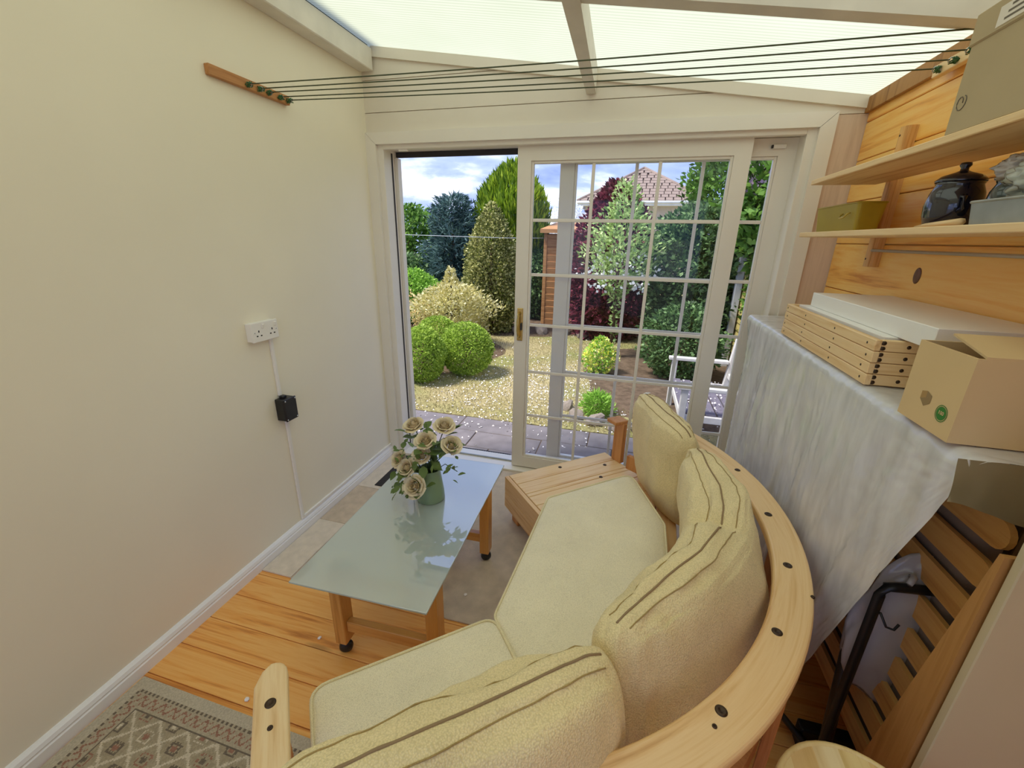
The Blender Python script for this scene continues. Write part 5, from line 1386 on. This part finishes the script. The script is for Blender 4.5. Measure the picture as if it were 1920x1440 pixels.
LOOSE = [(0, 0.5), (0.2, 0.8), (0.5, 1.0), (0.75, 0.75), (0.9, 0.4), (1, 0.1)]
dense = dict(lump=0.04, lfreq=3, shell=0.72, outb=1.0, upb=0.3, rnd=0.7)
plant('topiary_ball', 'clipped lime-green box ball at the left edge of the lawn', 'shrub', (-0.715, 1.95, G), BALL, 0.262, 0.27, 0.665, 9000, 0.030, 0.020, L['box'], 0.02, group='clipped box balls', **dense)
plant('topiary_ball', 'clipped lime-green box ball closest to the door panel', 'shrub', (-0.335, 2.40, G), BALL, 0.340, 0.33, 0.655, 11000, 0.030, 0.020, L['box'], 0.02, group='clipped box balls', seed=4, **dense)
plant('topiary_ball', 'clipped box ball half hidden behind the front two', 'shrub', (-0.98, 2.95, G), BALL, 0.33, 0.30, 0.60, 8000, 0.030, 0.020, L['box'], 0.02, group='clipped box balls', seed=9, **dense)
plant('golden_shrub', 'pale golden variegated shrub behind the box balls', 'shrub', (-1.10, 3.75, G), [(0, 0.5), (0.2, 0.9), (0.45, 1.0), (0.65, 0.9), (0.76, 0.62), (0.82, 0.22), (0.9, 0.14), (1, 0.06)], 0.60, 0.5, 1.20, 8500, 0.052, 0.030, L['golden'], 0.025, lump=0.25, lfreq=3, shell=0.45, upb=0.6, rnd=0.7)
e = plant('twiggy_shrub', 'sparse brown twiggy shrub with pinkish tips at the left', 'shrub', (-1.75, 3.55, G), LOOSE, 0.42, 0.4, 0.84, 700, 0.05, 0.03, leaf_mat('bronze_leaf', [srgb(168, 128, 84), srgb(222, 190, 130), srgb(236, 214, 170)]), 0.018, lump=0.3, seed=2)
tw = random.Random(8)
for k in range(26):
    a = tw.uniform(0, 2 * PI); q = tw.uniform(0.25, 0.45)
    tube('branch', [(0, 0, 0.05), (q * 0.5 * math.cos(a), q * 0.5 * math.sin(a), tw.uniform(0.25, 0.45)), (q * math.cos(a + 0.3), q * math.sin(a + 0.3), tw.uniform(0.45, 0.75))], [0.008, 0.005, 0.002], M['bark'], e, 5)
plant('holly_column', 'tall variegated green and cream columnar evergreen', 'tree', (-0.845, 5.0, G), COLUMN, 0.52, 0.48, 2.22, 15000, 0.058, 0.036, L['holly'], 0.05, lump=0.13, lfreq=4, shell=0.6, upb=0.5, rnd=0.8)
plant('lime_conifer', 'tall lime-green upright conifer behind the variegated column', 'conifer', (-1.03, 7.0, G), TALL, 0.83, 0.8, 3.12, 17000, 0.17, 0.042, L['ygcon'], 0.07, lump=0.10, lfreq=4, shell=0.6, outb=0.5, upb=1.5, rnd=0.35)
plant('blue_conifer', 'blue-green spreading conifer with drooping tips', 'conifer', (-2.12, 6.3, G), [(0, 0.5), (0.15, 0.8), (0.4, 1.0), (0.6, 0.9), (0.78, 0.78), (0.9, 0.6), (0.97, 0.35), (1, 0.15)], 0.62, 0.6, 2.46, 13000, 0.15, 0.028, L['blue'], 0.07, lump=0.42, lfreq=3.4, shell=0.35, outb=1.2, upb=0.1, rnd=0.7, seed=3)
plant('green_hedge_tree', 'mid-green leafy tree at the far left beyond the conifers', 'tree', (-4.2, 8.2, G), TREE, 1.35, 1.2, 2.42, 13000, 0.12, 0.07, L['green'], 0.07, lump=0.2, lfreq=4, shell=0.4, seed=6)
plant('green_hedge_tree', 'darker green leafy tree behind the blue conifer', 'tree', (-2.6, 8.8, G), TREE, 1.3, 1.0, 2.2, 11000, 0.12, 0.07, L['dark'], 0.07, lump=0.2, lfreq=4, shell=0.4, seed=7)
plant('green_hedge_tree', 'leafy tree at the outer left, mostly behind the door frame', 'tree', (-6.4, 8.8, G), TREE, 1.5, 1.2, 2.4, 9000, 0.13, 0.08, L['green'], 0.07, lump=0.2, lfreq=4, shell=0.4, seed=12)
plant('bright_shrub', 'bright green low shrub between the golden shrub and the trees', 'shrub', (-2.50, 5.2, G), BALL, 0.55, 0.5, 1.06, 6000, 0.07, 0.035, L['bright'], 0.02, lump=0.2, lfreq=3, shell=0.5, seed=5)
plant('dark_shrub', 'dark green shrub in the shade at the left beneath the trees', 'shrub', (-3.2, 6.2, G), BALL, 0.8, 0.6, 1.3, 6000, 0.09, 0.05, L['dark'], 0.03, lump=0.2, lfreq=3, shell=0.5, seed=15)
plant('blossom_tree', 'white blossomed tree far behind the shed roof', 'tree', (-0.35, 10.5, G), TREE, 0.9, 0.8, 2.7, 3500, 0.13, 0.09, L['white'], 0.06, lump=0.3, lfreq=4, shell=0.3, seed=8)
plant('dark_shrub', 'dark evergreen shrub beside the wooden shed', 'shrub', (-0.25, 6.6, G), BALL, 0.6, 0.5, 1.45, 6000, 0.09, 0.045, L['dark'], 0.03, lump=0.15, lfreq=3, shell=0.5, seed=19)
plant('purple_maple', 'purple-red leafed tree in front of the tiled house', 'tree', (1.24, 5.3, G), [(0, 0.75), (0.15, 0.95), (0.4, 1.0), (0.62, 0.92), (0.8, 0.68), (0.92, 0.36), (1, 0.10)], 0.74, 0.6, 2.58, 14000, 0.10, 0.055, L['maple'], 0.05, lump=0.15, lfreq=3, shell=0.45, seed=10)
e = plant('pale_shrub', 'loose pale green arching shrub with white blossom behind the glass', 'shrub', (1.42, 3.75, G), [(0, 0.02), (0.35, 0.10), (0.5, 0.7), (0.62, 1.0), (0.76, 0.9), (0.88, 0.5), (0.95, 0.28), (1, 0.12)], 0.46, 0.40, 2.40, 2300, 0.078, 0.036, L['pale'], 0.03, lump=0.35, lfreq=4, shell=0.2, upb=0.5, seed=11)
P, D = crown([(0, 0.7), (0.5, 1), (1, 0.6)], 260, 0.55, 0.42, 0.55, seed=3, shell=0.4)
P[:, 2] += 0.98; leaf_cloud('blossom', P, D, 0.05, 0.05, L['white'], e)
plant('large_shrub', 'large dark green shrub behind the right half of the door', 'shrub', (2.50, 4.35, G), [(0, 0.6), (0.2, 0.95), (0.45, 1.0), (0.7, 0.97), (0.88, 0.8), (0.96, 0.5), (1, 0.2)], 0.66, 0.7, 2.16, 14000, 0.085, 0.05, L['dark'], 0.05, lump=0.2, lfreq=4, shell=0.4, seed=13)
plant('large_shrub', 'lighter green leafy tree above the large dark shrub', 'tree', (2.93, 5.2, G), [(0, 0.2), (0.3, 0.5), (0.55, 0.95), (0.75, 1.0), (0.9, 0.7), (1, 0.2)], 0.66, 0.7, 3.3, 9000, 0.10, 0.055, L['green'], 0.05, lump=0.22, lfreq=4, shell=0.4, seed=14)
e = plant('lilac_bush', 'leafy lilac bush with pink flower heads above the fence', 'shrub', (3.25, 3.55, G), [(0, 0.1), (0.45, 0.3), (0.6, 0.85), (0.75, 1.0), (0.9, 0.8), (1, 0.3)], 0.62, 0.6, 2.95, 4500, 0.14, 0.075, L['green'], 0.03, lump=0.25, lfreq=4, shell=0.3, seed=16)
P, D = crown([(0, 0.7), (0.5, 1), (1, 0.5)], 900, 0.42, 0.42, 0.55, seed=5, shell=0.5, upb=1.2)
P[:, 2] += 2.18; P[:, 0] -= 0.15; leaf_cloud('blossom', P, D, 0.045, 0.04, L['lilac'], e)
e = plant('yellow_flowered_shrub', 'small shrub covered with yellow flowers in the bed', 'shrub', (1.315, 2.90, G), LOOSE, 0.20, 0.18, 0.50, 700, 0.05, 0.028, L['bright'], 0.01, lump=0.3, shell=0.3, seed=17)
P, D = crown(LOOSE, 620, 0.21, 0.19, 0.50, seed=3, shell=0.6); leaf_cloud('blossom', P, D, 0.034, 0.034, L['yellow'], e)
plant('low_fern', 'low bright green ferny plant at the front of the bed', 'plant', (1.40, 1.52, G), [(0, 0.6), (0.4, 1.0), (0.8, 0.7), (1, 0.2)], 0.17, 0.15, 0.22, 1500, 0.06, 0.012, L['bright'], 0.006, lump=0.2, shell=0.2, upb=0.7, seed=18)
plant('dark_shrub', 'low dark shrub behind the arm of the garden bench', 'shrub', (2.30, 3.05, G), BALL, 0.48, 0.4, 0.95, 5500, 0.06, 0.035, L['dark'], 0.02, lump=0.2, lfreq=3, shell=0.4, seed=21)

# lawn grass and petals (uncountable)
ng = 26000
P = np.stack([rng.uniform(-1.6, 2.0, ng), 1.09 + rng.uniform(0, 1, ng) ** 1.3 * 4.2, np.full(ng, G)], 1)
leaf_grass = leaf_cloud('lawn_grass', P, np.stack([rng.normal(0, .5, ng), rng.normal(0, .5, ng), np.ones(ng)], 1), 0.030, 0.006, L['grass'], None)
tag(leaf_grass, 'short dry grass blades of the lawn', 'grass', kind='stuff')
npz = 2600
P = np.stack([rng.normal(0.75, 0.8, npz), 1.0 + rng.gamma(2.0, 0.75, npz), np.full(npz, G + 0.012)], 1)
P2 = np.stack([rng.uniform(-0.4, 1.4, 160), rng.uniform(0.22, 1.08, 160), np.full(160, G + 0.003)], 1); P = np.concatenate([P, P2]); m_ = len(P)
pe = leaf_cloud('fallen_petals', P, np.stack([rng.normal(0, 1, m_), rng.normal(0, 1, m_), rng.normal(0, .12, m_)], 1), 0.022, 0.018, M['petal'], None)
tag(pe, 'scattered white blossom petals on the lawn and patio', 'petals', kind='stuff')

# washing line across the garden
tl = tube('garden_line', [(-3.9, 1.6, 1.60), (-1.55, 3.55, 1.56), (-0.5, 4.72, 1.545), (-0.075, 5.90, 1.555)], 0.0045, M['white_cord'], None, 6); tag(tl, 'thin white washing line stretched across the garden', 'clothes line')

# shed
sd = thing('garden_shed', 'brown weatherboarded wooden shed at the end of the lawn', 'shed', (-0.17, 5.95, G))
box('frame_panel', 0.14, 1.30, 0.02, 1.6, 0, 1.76, M['shed'], sd)
b0 = None
for k in range(14):
    c = (0.70, 0.004, 0.065 + 0.124 * k)
    if b0 is None: b0 = cbox('weatherboard', c, (1.18, 0.022, 0.128), M['shed'], sd, 0.002, 1, (0.10, 0, 0))
    else: copy_obj(b0, sd, c)
box('corner_post', 0.085, 0.150, -0.02, 0.05, 0, 1.77, M['shed'], sd, 0.004, 1)
pyd('roof', [(0.02, -0.10, 1.77), (1.40, -0.10, 1.77), (1.40, 1.7, 1.95), (0.02, 1.7, 1.95), (0.02, -0.10, 1.84), (1.40, -0.10, 1.84), (1.40, 1.7, 2.02), (0.02, 1.7, 2.02)], [(0, 3, 2, 1), (4, 5, 6, 7), (0, 1, 5, 4), (1, 2, 6, 5), (2, 3, 7, 6), (3, 0, 4, 7)], M['shed'], sd)

# fence with trellis
fe = thing('garden_fence', 'boarded garden fence with diamond trellis and grey posts', 'fence', (3.0, 4.4, G))
for y in (-1.35, -0.60, 0.30, 1.2, 2.1):
    cbox('post', (-0.02, y, 0.82), (0.085, 0.085, 1.64), M['post_grey'], fe, 0.008, 1)
b0 = None
for k in range(11):
    c = (0.05, 0.2, 0.08 + 0.105 * k)
    if b0 is None: b0 = cbox('fence_board', c, (0.018, 4.4, 0.118), M['fence_wood'], fe, 0.002, 1, (0, 0.10, 0))
    else: copy_obj(b0, fe, c)
for z in (1.20, 1.58): cbox('trellis_rail', (0.03, 0.2, z), (0.03, 4.4, 0.03), M['fence_wood'], fe, 0.002, 1)
la = None
for k in range(44):
    for s in (-1, 1):
        c = (0.03 + 0.006 * s, -1.9 + 0.1 * k, 1.39)
        if la is None: la = cbox('trellis_lath', c, (0.006, 0.014, 0.44), M['fence_wood'], fe, 0, 1, (0.55 * s, 0, 0))
        else: copy_obj(la, fe, c, (0.55 * s, 0, 0))

# garden bench facing the lawn
bn = thing('garden_bench', 'weathered white wooden garden bench strewn with petals', 'bench', (2.12, 1.02, G))
def bb(name, c, s, mat=M['bench'], rot=(0, 0, 0)): return cbox(name, c, s, mat, bn, 0.006, 2, rot)
BW = 0.95
for y in (0.0, BW):
    bb('front_leg', (0.0, y, 0.26), (0.055, 0.055, 0.52)); bb('back_leg', (0.52, y, 0.40), (0.055, 0.055, 0.80), rot=(0, 0.10, 0))
    bb('arm_rest', (0.22, y, 0.535), (0.56, 0.075, 0.032)); bb('side_rail', (0.25, y, 0.27), (0.46, 0.035, 0.06))
bb('front_rail', (0.0, BW / 2, 0.27), (0.03, BW - 0.06, 0.06))
for k in range(5): bb('seat_slat', (0.035 + 0.098 * k, BW / 2, 0.315 - 0.006 * k), (0.084, BW - 0.02, 0.020), M['bench_seat'])
bb('back_rail', (0.575, BW / 2, 0.775), (0.035, BW, 0.075), rot=(0, 0.10, 0)); bb('back_rail', (0.525, BW / 2, 0.40), (0.03, BW - 0.05, 0.05), rot=(0, 0.10, 0))
s0 = None
for k in range(11):
    c = (0.552, 0.07 + (BW - 0.14) * k / 10, 0.585)
    if s0 is None: s0 = bb('back_slat', c, (0.016, 0.040, 0.34), rot=(0, 0.10, 0))
    else: copy_obj(s0, bn, c, (0, 0.10, 0))
P = np.stack([rng.uniform(2.12, 2.58, 120), rng.uniform(1.05, 1.95, 120), np.full(120, G + 0.327)], 1)
pb = leaf_cloud('fallen_petals', P, np.stack([rng.normal(0, 1, 120), rng.normal(0, 1, 120), rng.normal(0, .1, 120)], 1), 0.022, 0.018, M['petal'], None)
tag(pb, 'white blossom petals lying on the bench seat', 'petals', kind='stuff')

# neighbouring house with hipped tiled roof
ho = thing('neighbour_house', 'distant bungalow with hipped brown tiled roof and white fascia', 'house', (1.70, 17.5, G))
ex, ez = 2.66, 3.22; ap = Vector((0.0, 3.0, 4.86))
box('wall', -2.35, 2.35, 0.35, 9, 0, ez - 0.12, M['render_wall'], ho)
box('fascia', -ex, ex, -0.02, 0.03, ez - 0.16, ez + 0.01, M['fascia'], ho); box('soffit', -ex, ex, 0.03, 0.4, ez - 0.16, ez - 0.12, M['fascia'], ho)
box('fascia', -ex - 0.02, -ex + 0.03, 0.03, 9, ez - 0.16, ez + 0.01, M['fascia'], ho)
tube('gutter', [(-ex, -0.07, ez - 0.03), (ex, -0.07, ez - 0.03)], 0.055, M['fascia'], ho, 10)
pyd('roof_deck', [(-ex, 0, ez), (ex, 0, ez), tuple(ap), (0, 9, ap.z), (-ex, 9, ez), (ex, 9, ez)], [(0, 1, 2), (0, 2, 3, 4), (1, 5, 3, 2)], M['tile_gap'], ho)
slope = Vector((0, 3.0, ap.z - ez)); SLn = slope.length; sdn = slope.normalized(); ang = math.atan2(slope.z, slope.y)
rows = 12; t0 = None
for r_ in range(rows):
    f_ = (r_ + 0.5) / rows; half = ex * (1 - f_); cnt = max(1, int(2 * half / 0.30))
    for k in range(cnt):
        x = -half + (k + 0.5) * 2 * half / cnt
        c = Vector((x, 0, ez)) + sdn * (SLn * f_) + Vector((0, -0.02, 0.03))
        if t0 is None: t0 = cbox('roof_tile', c, (0.275, SLn / rows + 0.02, 0.05), M['tile'], ho, 0.012, 1, (ang - 0.08, 0, 0))
        else: copy_obj(t0, ho, c)
for sx in (-1, 1): tube('hip_ridge', [(sx * ex, 0, ez + 0.03), (ap.x, ap.y, ap.z + 0.04)], 0.075, M['tile'], ho, 8)
tube('ridge', [(ap.x, ap.y, ap.z + 0.04), (0, 9, ap.z + 0.04)], 0.075, M['tile'], ho, 8)
# background hedge line closing the horizon
for k, (x, y, w_, hh, mt, lab) in enumerate(((-9.5, 12.5, 3.0, 2.5, 'green', 'distant hedge tree at the outer left'), (4.9, 8.5, 1.6, 3.0, 'dark', 'tall hedge tree beyond the fence'), (6.6, 11.0, 2.2, 3.4, 'green', 'distant hedge tree at the right beyond the fence'), (4.4, 5.9, 1.1, 2.6, 'green', 'hedge tree just beyond the trellis fence'))):
    plant('hedge_tree', lab, 'tree', (x, y, G), TREE, w_, 1.2, hh, 7000, 0.16, 0.09, L[mt], 0.07, lump=0.2, lfreq=4, shell=0.4, seed=30 + k)
